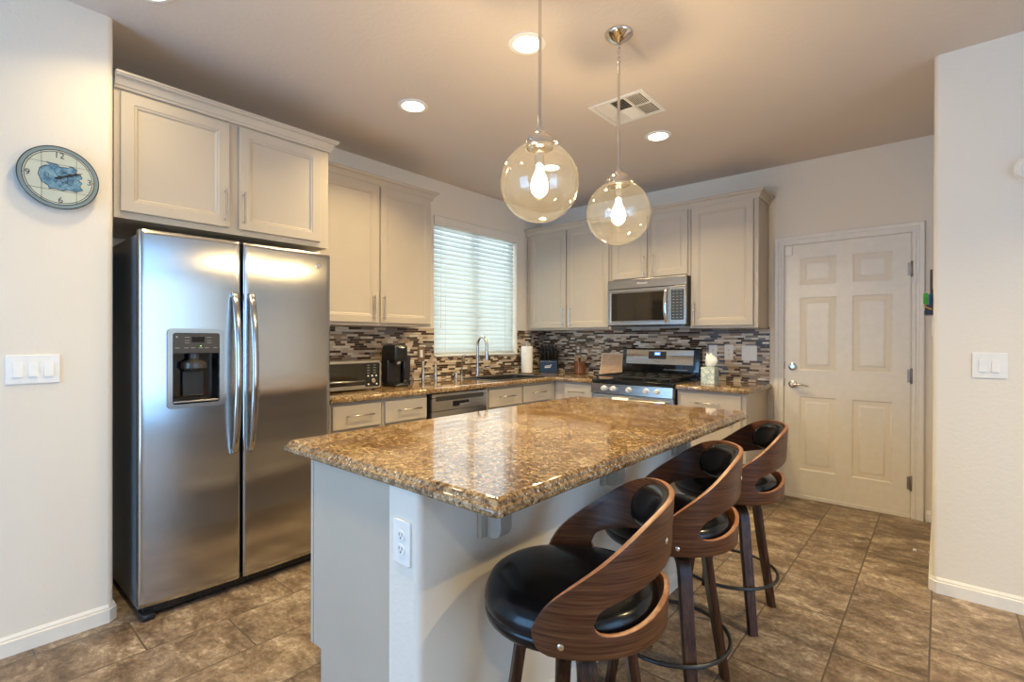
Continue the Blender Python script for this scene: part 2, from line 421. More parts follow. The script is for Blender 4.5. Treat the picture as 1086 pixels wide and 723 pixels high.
vert_edge = lambda px, py: (lambda e: abs(e.verts[0].co.x - px) < 1e-4 and abs(e.verts[1].co.x - px) < 1e-4 and abs(e.verts[0].co.y - py) < 1e-4 and abs(e.verts[1].co.y - py) < 1e-4)
f = MB(); f.box(XR, XE + 0.15, YR, 0.15, 0, H, 0.022, 5, vert_edge(XR, YR)); struct('wall_right', f, M['wall'], 'white wall end with the double light switch', 40)
f = MB(); f.box(-0.15, CWX, YS - 0.15, CWY, 0, H, 0.022, 5, vert_edge(CWX, CWY)); struct('wall_near_left', f, M['wall'], 'wall end that carries the clock', 40)
# great room behind the camera
DX0, DX1, DZ1 = 0.75, 2.75, 2.25
f = MB(); f.box(CWX, DX0, YS - 0.15, YS, 0, H); f.box(DX1, XE, YS - 0.15, YS, 0, H); f.box(DX0, DX1, YS - 0.15, YS, DZ1, H); struct('wall_rear', f, M['wall'])
EY0, EY1, EZ0, EZ1 = -6.6, -2.0, 0.25, 2.3
f = MB(); f.box(XE, XE + 0.15, YS, EY0, 0, H); f.box(XE, XE + 0.15, EY1, YR, 0, H); f.box(XE, XE + 0.15, EY0, EY1, 0, EZ0); f.box(XE, XE + 0.15, EY0, EY1, EZ1, H); struct('wall_side', f, M['wall'])
def window_unit(name, frame, u0, u1, v0, v1, w0, n_mull, t=0.05):
    root = thing(name, None, None, (0, 0, 0), None, 'structure')
    mb = MB(); O, U, V, N = frame
    def bar(a, b, c, d): mb.prism([(a, c), (b, c), (b, d), (a, d)], frame, w0, w0 + 0.05)
    bar(u0, u0 + t, v0, v1); bar(u1 - t, u1, v0, v1); bar(u0 + t, u1 - t, v0, v0 + t); bar(u0 + t, u1 - t, v1 - t, v1)
    for k in range(1, n_mull + 1):
        c = u0 + (u1 - u0) * k / (n_mull + 1); bar(c - t / 2, c + t / 2, v0 + t, v1 - t)
    mb.build('window_frame', M['plastic'], root)
    g = MB(); g.prism([(u0 + t * .5, v0 + t * .5), (u1 - t * .5, v0 + t * .5), (u1 - t * .5, v1 - t * .5), (u0 + t * .5, v1 - t * .5)], frame, w0 + 0.022, w0 + 0.028); g.build('pane', M['pane'], root)
    return root
w1 = window_unit('window_1', FX(-0.14), WY0, WY1, WZ0, WZ1, 0.0, 1, 0.045)
s_ = MB(); s_.box(-0.09, 0.022, WY0 - 0.0, WY1 + 0.0, WZ0 - 0.02 + 0.02, WZ0 + 0.018, 0.004); s_.build('window_sill', M['trim'], w1)
window_unit('window_2', FX(XE + 0.05), EY0, EY1, EZ0, EZ1, 0.0, 1)
door_s = window_unit('door_2', ((0, YS - 0.1, 0), (1, 0, 0), (0, 0, 1), (0, 1, 0)), DX0, DX1, 0.0, DZ1, 0.0, 1, 0.07)

# baseboards
BB = [(0, 0), (0.014, 0), (0.014, 0.057), (0.010, 0.062), (0.010, 0.068), (0.004, 0.078), (0, 0.078)]
def baseboard(name, path):
    mb = MB(); mb.sweep(path, BB, 0.0); struct(name, mb, M['trim'])
baseboard('baseboard_near_left', [(CWX, YS), (CWX, CWY - 0.022), (CWX - 0.022, CWY), (0.30, CWY)])
baseboard('baseboard_right', [(XR, -0.0), (XR, YR + 0.022), (XR + 0.022, YR), (XE, YR)][::1])
baseboard('baseboard_back', [(3.392, 0.0), (XR - 0.014, 0.0)])

# mosaic backsplash on two walls
f = MB(); f.box(0, 0.010, -3.0, -0.010, 0.905, WZ0 - 0.004)
f.box(0, 0.010, -3.0, WY0 - 0.004, WZ0 - 0.004, 1.372); f.box(0, 0.010, WY1 + 0.012, -0.010, WZ0 - 0.004, 1.372); struct('trim_1', f, M['mosaic'], 'mosaic strip backsplash around the window', 0)
f = MB(); f.box(0.0, 2.375, -0.010, 0, 0.905, 1.385); f.box(2.375, 2.382, -0.011, 0, 0.905, 1.385); struct('trim_2', f, M['mosaic'], 'mosaic strip backsplash behind the range', 0)

# ------------------------------------------------------------------ interior door with casing
d1 = thing('door_1', 'white six-panel door in the back wall', None, (2.9, 0, 0), None, 'structure'); DO = (2.9, 0, 0)
dx0, dx1, dh = 2.4956, 3.3066, 2.045
c = MB()
prof_c = [(0.0, 0.0), (0.0, 0.012), (0.006, 0.017), (0.022, 0.017), (0.026, 0.013), (0.040, 0.013), (0.044, 0.019), (0.066, 0.021), (0.072, 0.016), (0.072, 0.0)]
OC = [(dx0 - 0.004, 0.0), (dx0 - 0.004, dh + 0.004), (dx1 + 0.004, dh + 0.004), (dx1 + 0.004, 0.0)]
rings = []
for i, (x, z) in enumerate(OC):
    sx = -1 if i < 2 else 1; sz = 1 if i in (1, 2) else 0
    rings.append([(x + sx * o, -t, z + sz * o) for o, t in prof_c])
c.loops(rings); c.build('door_casing', M['trim'], d1, DO, 30)
def six_panel(mb, fr, u0, u1, v0, v1, thick):
    xs = [u0, u0 + 0.105, u0 + 0.355, u0 + 0.458, u0 + 0.704, u1]
    zs = [v0, 0.232, 0.824, 1.032, 1.618, 1.717, 1.936, v1]
    O, U, V, N = [Vector(q) for q in fr]
    def q(a, b, c_, d, w=0.0): mb.quad(*[O + U * u + V * v + N * w for u, v in ((a, c_), (b, c_), (b, d), (a, d))])
    for i in range(5):
        for j in range(7):
            if i in (1, 3) and j in (1, 3, 5):
                rr = []
                for ins, w in ((0, 0), (0.004, -0.0015), (0.012, -0.008), (0.022, -0.009), (0.034, -0.009), (0.050, -0.002), (0.056, -0.0015)):
                    a, b, c_, d = xs[i] + ins, xs[i + 1] - ins, zs[j] + ins, zs[j + 1] - ins
                    rr.append([O + U * u + V * v + N * w for u, v in ((a, c_), (b, c_), (b, d), (a, d))])
                mb.loops(rr, cap0=False)
            else: q(xs[i], xs[i + 1], zs[j], zs[j + 1])
    for (a, b), (c_, d) in (((u0, v0), (u1, v0)), ((u1, v0), (u1, v1)), ((u1, v1), (u0, v1)), ((u0, v1), (u0, v0))):
        mb.quad(O + U * a + V * b, O + U * c_ + V * d, O + U * c_ + V * d - N * thick, O + U * a + V * b - N * thick)
    bmesh.ops.remove_doubles(mb.bm, verts=mb.bm.verts, dist=1e-5)
mb = MB(); six_panel(mb, FY(-0.006), dx0 + 0.002, dx1 - 0.003, 0.012, dh - 0.002, 0.0058); slab = mb.build('door_panel', M['door'], d1, DO, 25)
mb = MB(); mb.box(dx0, dx1, -0.009, -0.0005, 0.0, 0.03, 0.003); mb.build('door_sweep', M['trim'], d1, DO)
for z in (1.788, 1.021, 0.253):
    h = MB(); h.lathe([(0.004, z - 0.055), (0.0075, z - 0.05), (0.0075, z + 0.05), (0.004, z + 0.055)], (dx1 + 0.003, -0.016, 0), n=12); h.box(dx1 - 0.02, dx1 + 0.003, -0.0105, -0.0065, z - 0.045, z + 0.045); h.build('hinge', M['hinge'], d1, DO)
b_ = MB(); b_.lathe([(0.026, -0.007), (0.030, -0.012), (0.029, -0.02), (0.018, -0.026), (0.016, -0.024)], (2.555, 0, 1.062), 'Y', 28); b_.prism([(2.549, 1.056), (2.561, 1.056), (2.561, 1.068), (2.549, 1.068)], FY(-0.025), 0, 0.003); b_.build('deadbolt', M['nickel'], d1, DO)
b_ = MB(); b_.lathe([(0.026, -0.007), (0.032, -0.012), (0.030, -0.020), (0.014, -0.024), (0.012, -0.050)], (2.557, 0, 0.92), 'Y', 28)
b_.tube([(2.557, -0.05, 0.92), (2.60, -0.054, 0.922), (2.64, -0.052, 0.917), (2.675, -0.048, 0.910)], [0.010, 0.009, 0.008, 0.006]); b_.build('door_lever', M['nickel'], d1, DO)
b_ = MB(); b_.box(dx0 + 0.006, dx0 + 0.055, -0.022, -0.0062, 1.965, 2.035, 0.003); b_.build('alarm_contact', M['plastic'], d1, DO)
for z in (0.93, 1.07):
    b_ = MB(); b_.box(dx0 - 0.004, dx0 + 0.0015, -0.010, -0.0005, z - 0.03, z + 0.03); b_.build('strike_plate', M['cab_dark'], d1, DO)

# ------------------------------------------------------------------ cabinets
DOOR_RINGS = [(0, 0.0), (0, 0.016), (0.003, 0.019), (0.050, 0.019), (0.054, 0.0155), (0.060, 0.0155), (0.064, 0.012), (0.068, 0.0085), (0.075, 0.0085)]
DRAWER_RINGS = [(0, 0.0), (0, 0.016), (0.003, 0.019), (0.010, 0.019)]
def pull(parent, O, fr, a, b, off=0.019, stand=0.032, r=0.0052):
    (u0, v0), (u1, v1) = a, b
    mb = MB(); L = math.hypot(u1 - u0, v1 - v0); du, dv = (u1 - u0) / L, (v1 - v0) / L
    mb.tube([P3(fr, u0 - du * 0.012, v0 - dv * 0.012, off + stand), P3(fr, u1 + du * 0.012, v1 + dv * 0.012, off + stand)], r, 10)
    for u, v in (a, b): mb.tube([P3(fr, u, v, off - 0.0005), P3(fr, u, v, off + stand)], 0.0042, 8)
    return mb.build('handle', M['nickel'], parent, O)
def front(name, parent, O, fr, u0, u1, v0, v1, rings=DOOR_RINGS, handle=None):
    mb = MB(); mb.panel(fr, u0, u1, v0, v1, rings); d = mb.build(name, M['cab'], parent, O, 20)
    if handle: pull(d, O, fr, *handle)
    return d
CROWN = [(0.0, 0.0), (0.006, 0.0), (0.010, 0.012), (0.014, 0.014), (0.016, 0.026), (0.028, 0.044), (0.040, 0.050), (0.042, 0.056), (0.046, 0.058), (0.046, 0.068), (0.0, 0.068)]
def crown_piece(parent, O, path, z0):
    mb = MB(); mb.sweep(path, CROWN, z0); return mb.build('crown_moulding', M['cab'], parent, O, 25)

# over-fridge cabinet
O = (0.3, -3.51, 1.832)
c = thing('wall_cabinet', 'deep greige two-door cabinet above the refrigerator', 'cabinet', O)
mb = MB(); mb.box(0.003, 0.60, -4.036, -2.985, 1.832, 2.425); mb.build('cabinet_box', M['cab'], c, O)
fr = FX(0.601)
front('door', c, O, fr, -4.014, -3.553, 1.862, 2.412, handle=((-3.578, 1.90), (-3.578, 2.045)))
front('door', c, O, fr, -3.504, -3.043, 1.862, 2.412, handle=((-3.487, 1.90), (-3.487, 2.045)))
crown_piece(c, O, [(0.605, -4.036), (0.605, -2.983), (0.38, -2.983)][::1] if False else [(0.38, -2.983), (0.605, -2.983), (0.605, -4.036)][::-1], 2.424)
# upper cabinet left of the window
O = (0.16, -2.42, 1.374)
c = thing('wall_cabinet', 'greige two-door upper cabinet between refrigerator and window', 'cabinet', O)
mb = MB(); mb.box(0.003, 0.305, -2.975, -1.92, 1.374, 2.415); mb.build('cabinet_box', M['cab'], c, O)
fr = FX(0.306)
front('door', c, O, fr, -2.955, -2.432, 1.395, 2.402, handle=((-2.482, 1.432), (-2.482, 1.58)))
front('door', c, O, fr, -2.412, -1.935, 1.395, 2.402, handle=((-2.396, 1.432), (-2.396, 1.58)))
crown_piece(c, O, [(0.31, -2.975), (0.31, -1.918), (0.012, -1.918)], 2.402)
# back wall uppers
O = (0.55, -0.16, 1.374)
c = thing('wall_cabinet', 'greige two-door upper cabinet in the room corner, left of the microwave', 'cabinet', O)
mb = MB(); mb.box(0.012, 1.056, -0.305, -0.003, 1.374, 2.415); mb.build('cabinet_box', M['cab'], c, O)
fr = FY(-0.306)
front('door', c, O, fr, 0.068, 0.536, 1.395, 2.402, handle=((0.510, 1.432), (0.510, 1.585)))
front('door', c, O, fr, 0.552, 1.035, 1.395, 2.402, handle=((0.600, 1.432), (0.600, 1.585)))
crown_piece(c, O, [(0.012, -0.31), (1.0575, -0.31)], 2.402)
O = (1.44, -0.16, 1.83)
c = thing('wall_cabinet', 'short greige two-door cabinet above the microwave', 'cabinet', O)
mb = MB(); mb.box(1.059, 1.828, -0.305, -0.003, 1.83, 2.415); mb.build('cabinet_box', M['cab'], c, O)
front('door', c, O, fr, 1.080, 1.430, 1.845, 2.402, handle=((1.409, 1.875), (1.409, 2.03)))
front('door', c, O, fr, 1.474, 1.806, 1.845, 2.402, handle=((1.498, 1.885), (1.498, 2.035)))
crown_piece(c, O, [(1.059, -0.31), (1.828, -0.31)], 2.402)
O = (2.1, -0.16, 1.374)
c = thing('wall_cabinet', 'greige single-door upper cabinet beside the white door', 'cabinet', O)
mb = MB(); mb.box(1.831, 2.37, -0.305, -0.003, 1.374, 2.415); mb.build('cabinet_box', M['cab'], c, O)
front('door', c, O, fr, 1.846, 2.336, 1.395, 2.402, handle=((1.873, 1.432), (1.873, 1.582)))
crown_piece(c, O, [(1.8295, -0.31), (2.372, -0.31), (2.372, -0.003)], 2.402)

# base cabinets, left run (face at x = 0.615)
ZB = 0.872
def base_cab(label, O, box_, kick, fronts):
    c = thing('base_cabinet', label, 'cabinet', O)
    mb = MB(); mb.box(*box_); mb.build('cabinet_box', M['cab'], c, O)
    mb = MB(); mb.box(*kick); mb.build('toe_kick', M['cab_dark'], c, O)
    for kind, fr, u0, u1, v0, v1, hd in fronts:
        front(kind, c, O, fr, u0, u1, v0, v1, DRAWER_RINGS if kind == 'drawer' else DOOR_RINGS, hd)
    return c
fr = FX(0.611)
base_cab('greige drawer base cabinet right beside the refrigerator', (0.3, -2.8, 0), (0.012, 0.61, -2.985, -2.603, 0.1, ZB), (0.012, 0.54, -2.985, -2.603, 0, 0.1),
    [('drawer', fr, -2.968, -2.618, 0.705, 0.852, ((-2.87, 0.787), (-2.70, 0.787))), ('door', fr, -2.968, -2.618, 0.125, 0.69, ((-2.64, 0.50), (-2.64, 0.65)))])
base_cab('greige drawer base cabinet left of the dishwasher', (0.3, -2.4, 0), (0.012, 0.61, -2.601, -2.216, 0.1, ZB), (0.012, 0.54, -2.601, -2.216, 0, 0.1),
    [('drawer', fr, -2.582, -2.226, 0.705, 0.852, ((-2.475, 0.787), (-2.31, 0.787))), ('door', fr, -2.582, -2.226, 0.125, 0.69, ((-2.56, 0.50), (-2.56, 0.65)))])
base_cab('greige sink base cabinet right of the dishwasher', (0.3, -1.1, 0), (0.012, 0.61, -1.578, -0.6115, 0.1, 0.66), (0.012, 0.54, -1.578, -0.6115, 0, 0.1),
    [('drawer', fr, -1.562, -1.142, 0.705, 0.852, ((-1.435, 0.787), (-1.27, 0.787))), ('drawer', fr, -1.112, -0.690, 0.705, 0.852, ((-0.985, 0.787), (-0.82, 0.787))),
     ('door', fr, -1.562, -1.142, 0.125, 0.69, ((-1.17, 0.50), (-1.17, 0.65))), ('door', fr, -1.112, -0.690, 0.125, 0.69, ((-1.085, 0.50), (-1.085, 0.65)))])
sinkcab = bpy.data.objects['base_cabinet.002']
mb = MB(); mb.box(0.585, 0.610, -1.578, -0.6115, 0.6605, ZB); mb.build('face_rail', M['cab'], sinkcab, (0.3, -1.1, 0))
fr = FY(-0.611)
base_cab('greige drawer base cabinet in the corner, left of the range', (0.85, -0.3, 0), (0.612, 1.058, -0.61, -0.012, 0.1, ZB), (0.612, 1.058, -0.54, -0.012, 0, 0.1),
    [('drawer', fr, 0.735, 1.042, 0.705, 0.852, ((0.805, 0.785), (0.965, 0.785))), ('door', fr, 0.735, 1.042, 0.125, 0.69, ((1.02, 0.50), (1.02, 0.65)))])
base_cab('greige drawer base cabinet beside the white door', (2.1, -0.3, 0), (1.842, 2.368, -0.61, -0.012, 0.1, ZB), (1.842, 2.368, -0.54, -0.012, 0, 0.1),
    [('drawer', fr, 1.866, 2.336, 0.705, 0.852, ((2.01, 0.780), (2.175, 0.780))), ('door', fr, 1.866, 2.336, 0.125, 0.69, ((1.89, 0.50), (1.89, 0.65)))])

# countertops
def slab_top(mb, poly, prof, hole=None):
    # poly counter-clockwise list of (x, y); prof: (inset, z)
    n = len(poly); P = [Vector(p) for p in poly]
    def off(d):
        out = []
        for i in range(n):
            a = (P[i] - P[i - 1]).normalized(); b = (P[(i + 1) % n] - P[i]).normalized()
            na = Vector((-a.y, a.x)); nb = Vector((-b.y, b.x)); m = na + nb; m = m / m.dot(na)
            out.append(P[i] + m * d)
        return out
    rings = [[(q.x, q.y, z) for q in off(d)] for d, z in prof]
    if not hole: mb.loops(rings); return
    rv = mb.loops(rings, False, False)
    for ring, z in ((rv[0], prof[0][1]), (rv[-1], prof[-1][1])):
        hv = [mb.bm.verts.new((x, y, z)) for x, y in hole]
        es = []
        for L in (ring, hv):
            for i in range(len(L)):
                e = mb.bm.edges.get((L[i], L[(i + 1) % len(L)])) or mb.bm.edges.new((L[i], L[(i + 1) % len(L)])); es.append(e)
        bmesh.ops.triangle_fill(mb.bm, edges=es, use_beauty=True)
        if ring is rv[0]: h0 = hv
        else: h1 = hv
    for i in range(len(h0)):
        j = (i + 1) % len(h0); mb.bm.faces.new((h0[i], h0[j], h1[j], h1[i]))
EDGE = [(0.008, 0.874), (0.003, 0.876), (0.0, 0.882), (0.0, 0.896), (0.003, 0.905), (0.010, 0.911), (0.020, 0.914)]
SX0, SX1, SY0, SY1 = 0.145, 0.545, -1.40, -0.68
hole = rrect(SX0, SX1, SY0, SY1, 0.06, 5)
mb = MB(); slab_top(mb, [(-0.0, -2.99), (0.649, -2.99), (0.649, -0.649), (1.062, -0.649), (1.062, 0.0), (0.0, 0.0)], EDGE, hole)
tag(mb.build('countertop', M['granite'], None, (0.3, -1.5, 0.874), 40), 'L-shaped brown granite countertop around the sink and room corner', 'countertop')
mb = MB(); slab_top(mb, [(1.838, -0.649), (2.402, -0.649), (2.402, 0.0), (1.838, 0.0)], EDGE)
tag(mb.build('countertop', M['granite'], None, (2.1, -0.3, 0.874), 40), 'short brown granite countertop right of the range, beside the white door', 'countertop')
# sink
O = (0.345, -1.04, 0.70)
sk = thing('sink', 'dark sink set in the granite counter below the window', 'sink', O)
mb = MB(); rr = []
for ins, z in ((-0.016, 0.9143), (-0.016, 0.918), (-0.012, 0.9205), (0.004, 0.9205), (0.008, 0.917), (0.012, 0.72), (0.03, 0.70)):
    rr.append([(x, y, z) for x, y in rrect(SX0 + ins, SX1 - ins, SY0 + ins, SY1 - ins, 0.06, 5)])
mb.loops(rr, False, True)
rr2 = [[(x, y, z) for x, y in rrect(SX0 + i_, SX1 - i_, SY0 + i_, SY1 - i_, 0.06, 5)] for i_, z in ((-0.016, 0.9143), (0.003, 0.9143), (0.005, 0.72), (0.024, 0.692))]
mb.loops(rr2, False, True)
mb.build('bowl', simple('dark_composite_sink', (0.03, 0.026, 0.024), 0.35), sk, O)
mb = MB(); mb.lathe([(0.04, 0.701), (0.038, 0.704), (0.03, 0.7035)], (0.345, -1.04, 0), n=24); mb.build('drain', M['chrome'], sk, O)

# faucet, filter tap, air gap
O = (0.095, -1.165, 0.914)
fa = thing('faucet', 'tall gooseneck pull-down kitchen faucet behind the sink', 'faucet', O)
mb = MB(); mb.lathe([(0.027, 0.914), (0.027, 0.922), (0.019, 0.93), (0.016, 0.99), (0.015, 1.0)], (O[0], O[1], 0), n=20)
pts = [(O[0], O[1], 0.99), (O[0], O[1], 1.20)] + [(O[0] + 0.07 - 0.07 * math.cos(t), O[1] - 0.01 * (1 - math.cos(t)), 1.215 + 0.085 * math.sin(t)) for t in [PI * k / 12 for k in range(13)]] + [(O[0] + 0.14, O[1] - 0.02, 1.16)]
mb.tube(pts, 0.0145, 12); mb.build('spout', M['nickel'], fa, O)
mb = MB(); mb.tube([(O[0] + 0.14, O[1] - 0.02, 1.165), (O[0] + 0.141, O[1] - 0.02, 1.11), (O[0] + 0.141, O[1] - 0.02, 1.085)], [0.016, 0.019, 0.019], 14); mb.build('spray_head', M['nickel'], fa, O)
mb = MB(); mb.tube([(O[0], O[1], 0.965), (O[0] + 0.01, O[1] + 0.045, 0.972)], 0.012, 10); mb.tube([(O[0] + 0.01, O[1] + 0.04, 0.972), (O[0] + 0.055, O[1] + 0.06, 1.0), (O[0] + 0.10, O[1] + 0.07, 1.006)], [0.006, 0.006, 0.005], 8); mb.build('lever', M['nickel'], fa, O)
O = (0.10, -1.375, 0.914)
ft = thing('filter_tap', 'thin straight filtered-water tap left of the faucet', 'tap', O)
mb = MB(); mb.lathe([(0.018, 0.914), (0.018, 0.92), (0.009, 0.927), (0.008, 0.95)], (O[0], O[1], 0), n=16); mb.build('base', M['nickel'], ft, O)
mb = MB(); mb.tube([(O[0], O[1], 0.945), (O[0], O[1], 1.10), (O[0] + 0.012, O[1], 1.125), (O[0] + 0.04, O[1], 1.132), (O[0] + 0.06, O[1], 1.12)], 0.0048, 8); mb.build('spout', M['nickel'], ft, O)
O = (0.07, -1.42, 0.914)
mb = MB(); mb.lathe([(0.021, 0.914), (0.021, 0.918), (0.016, 0.921), (0.016, 0.968), (0.013, 0.976), (0.004, 0.978)], (O[0], O[1], 0), n=20)
tag(mb.build('air_gap', M['nickel'], None, O), 'short round nickel air-gap cap on the counter behind the dishwasher', 'tap')

# ------------------------------------------------------------------ island
IX0, IX1, IY0, IY1 = 1.690, 2.728, -3.760, -1.865
ISL = thing('kitchen_island', 'kitchen island with pale painted end and drywall knee wall', 'island', (2.15, -2.81, 0)); IO = (2.15, -2.81, 0)
KX0, KX1 = 2.305, 2.432; BY0, BY1 = -3.735, -1.890
mb = MB(); mb.box(1.862, KX0, BY0 + 0.002, BY1, 0.245, 0.8735); mb.box(1.912, KX0, BY0 + 0.002, BY1, 0.0, 0.245); mb.build('cabinet_box', M['cab'], ISL, IO)
mb = MB(); mb.box(1.846, 1.8615, BY0, BY1, 0.245, 0.8735, 0.001); mb.build('face_frame', M['cab'], ISL, IO)
fi = ((1.8455, 0, 0), (0, -1, 0), (0, 0, 1), (-1, 0, 0))
for k in range(3):
    a = -BY1 + 0.02 + k * 0.608; dd = MB(); dd.panel(fi, a, a + 0.585, 0.262, 0.69, DOOR_RINGS); dd = dd.build('door', M['cab'], ISL, IO, 20); pull(dd, IO, fi, (a + 0.03, 0.5), (a + 0.03, 0.65))
    dd = MB(); dd.panel(fi, a, a + 0.585, 0.705, 0.852, DRAWER_RINGS); dd = dd.build('drawer', M['cab'], ISL, IO, 20); pull(dd, IO, fi, (a + 0.21, 0.787), (a + 0.37, 0.787))
mb = MB(); mb.box(KX0 + 0.001, KX1, BY0 - 0.008, BY1, 0.0, 0.8735, 0.02, 5, lambda e: (abs(e.verts[0].co.x - KX1) < 1e-4 and abs(e.verts[1].co.x - KX1) < 1e-4 and abs(e.verts[0].co.y - e.verts[1].co.y) < 1e-4))
mb.build('knee_wall', M['wall'], ISL, IO, 40)
mb = MB(); mb.sweep([(KX1, BY0 + 0.03), (KX1, BY1)][::-1] if False else [(KX1, BY0 + 0.03), (KX1, BY1)], BB, 0.0); mb.build('baseboard', M['trim'], ISL, IO)
IEDGE = [(0.010, 0.874), (0.003, 0.8755), (0.0, 0.880), (0.0, 0.889), (0.003, 0.8955), (0.0085, 0.898), (0.0105, 0.901), (0.012, 0.906), (0.018, 0.912), (0.026, 0.914)]
def rpoly(x0, x1, y0, y1, r): return rrect(x0, x1, y0, y1, r, 4)
mb = MB(); slab_top(mb, rpoly(IX0, IX1, IY0, IY1, 0.012), [(min(d, 0.0115) if False else d * 0.9, z) for d, z in IEDGE]) if False else None
rr = [[(x, y, z) for x, y in rrect(IX0 + d, IX1 - d, IY0 + d, IY1 - d, max(0.004, 0.014 - d * 0.3), 4)] for d, z in IEDGE]
mb.loops(rr); it = mb.build('countertop', M['granite'], ISL, IO, 40); it['label'] = 'polished brown granite island top'
for yc in (-3.475, -2.775, -2.075):
    mb = MB(); mb.box(KX1 + 0.0005, KX1 + 0.018, yc - 0.05, yc + 0.05, 0.688, 0.8735, 0.003)
    R_ = 0.032; X1 = KX1 + 0.072
    pr = [(KX1 + 0.018, 0.688), (X1 - R_, 0.688)] + [(X1 - R_ + R_ * math.sin(t), 0.688 + R_ - R_ * math.cos(t)) for t in [PI / 2 * k / 6 for k in range(1, 7)]] + [(X1, 0.8735), (KX1 + 0.018, 0.8735)]
    mb.prism(pr, ((0, yc - 0.025, 0), (1, 0, 0), (0, 0, 1), (0, 1, 0)), 0, 0.05, 0.002); mb.build('corbel', M['cab'], ISL, IO)
def outlet_plate(name, label, fr, u0, u1, v0, v1, kind, mats=('plastic', 'plastic'), parent=None, PO=None, group=None):
    uc, vc = (u0 + u1) / 2, (v0 + v1) / 2
    O = P3(fr, uc, vc, 0) if parent is None else Vector(PO)
    if parent is None: root = thing(name, label, 'outlet' if 'outlet' in name else 'switch', O)
    mb = MB(); mb.prism(rrect(u0, u1, v0, v1, 0.004, 3), fr, 0.0004, 0.006, 0.002)
    if parent is None: pl = mb.build('cover_plate', M[mats[0]], root, O); sub = root
    else: pl = mb.build(name, M[mats[0]], parent, O); sub = pl; root = pl
    if kind == 'duplex':
        for dv in (0.019, -0.019):
            mb = MB(); pts = [(uc + 0.017 * math.cos(t) if abs(math.cos(t)) < 0.9 else uc + 0.0165 * math.copysign(1, math.cos(t)), vc + dv + 0.0145 * math.sin(t)) for t in [2 * PI * k / 20 for k in range(20)]]
            mb.prism(pts, fr, 0.006, 0.0085, 0.0008); rc = mb.build('receptacle', M[mats[1]], sub, O)
            if parent is None or True:
                sl = MB()
                for a in (-0.006, 0.006): sl.prism([(uc + a - 0.0013, vc + dv - 0.001), (uc + a + 0.0013, vc + dv - 0.001), (uc + a + 0.0013, vc + dv + 0.008), (uc + a - 0.0013, vc + dv + 0.008)], fr, 0.0085, 0.0088)
                sl.prism(circ(uc, vc + dv - 0.006, 0.0028, 10), fr, 0.0085, 0.0088); sl.build('slots', M['dark_panel'], rc if parent is None else sub, O)
    else:
        n = kind; w = 0.033; pit = 0.046
        for k in range(n):
            c0 = uc + (k - (n - 1) / 2) * pit
            mb = MB(); O_, U_, V_, N_ = [Vector(q) for q in fr]
            mb.prism([(c0 - w / 2, vc - 0.033), (c0 + w / 2, vc - 0.033), (c0 + w / 2, vc + 0.033), (c0 - w / 2, vc + 0.033)], fr, 0.006, 0.0066)
            a = [P3(fr, c0 - w / 2 + 0.002, vc - 0.031, 0.0066), P3(fr, c0 + w / 2 - 0.002, vc - 0.031, 0.0066), P3(fr, c0 + w / 2 - 0.002, vc + 0.031, 0.0066), P3(fr, c0 - w / 2 + 0.002, vc + 0.031, 0.0066)]
            t_ = [P3(fr, c0 - w / 2 + 0.002, vc - 0.031, 0.012), P3(fr, c0 + w / 2 - 0.002, vc - 0.031, 0.012), P3(fr, c0 + w / 2 - 0.002, vc + 0.031, 0.0075), P3(fr, c0 - w / 2 + 0.002, vc + 0.031, 0.0075)]
            mb.loops([a, t_]); mb.build('rocker', M[mats[1]], sub, O, 0)
    return root
outlet_plate('outlet', None, FY(BY0 - 0.008), 2.331, 2.404, 0.666, 0.786, 'duplex', parent=ISL, PO=IO)
outlet_plate('light_switch', 'white triple rocker light switch under the clock', FX(CWX), -4.388, -4.224, 1.088, 1.207, 3)
outlet_plate('light_switch', 'white double rocker light switch on the right wall', FY(YR), 3.585, 3.709, 1.094, 1.217, 2)
outlet_plate('light_switch', 'white double switch plate nearest the door on the backsplash', FY(-0.010), 2.164, 2.287, 1.098, 1.228, 2)
outlet_plate('outlet', 'white duplex outlet beside the double switch on the backsplash', FY(-0.010), 2.020, 2.094, 1.100, 1.234, 'duplex')
outlet_plate('outlet', 'white duplex outlet on the backsplash right behind the tissue box', FY(-0.010), 1.884, 1.956, 1.100, 1.230, 'duplex')
outlet_plate('outlet', 'brown-plated outlet on the backsplash above the utensil jar', FY(-0.010), 0.452, 0.528, 1.105, 1.230, 'duplex', ('cab_dark', 'plastic'))
outlet_plate('outlet', 'brown-plated outlet on the backsplash left of the window', FX(0.010), -1.822, -1.745, 1.085, 1.212, 1, ('cab_dark', 'plastic'))

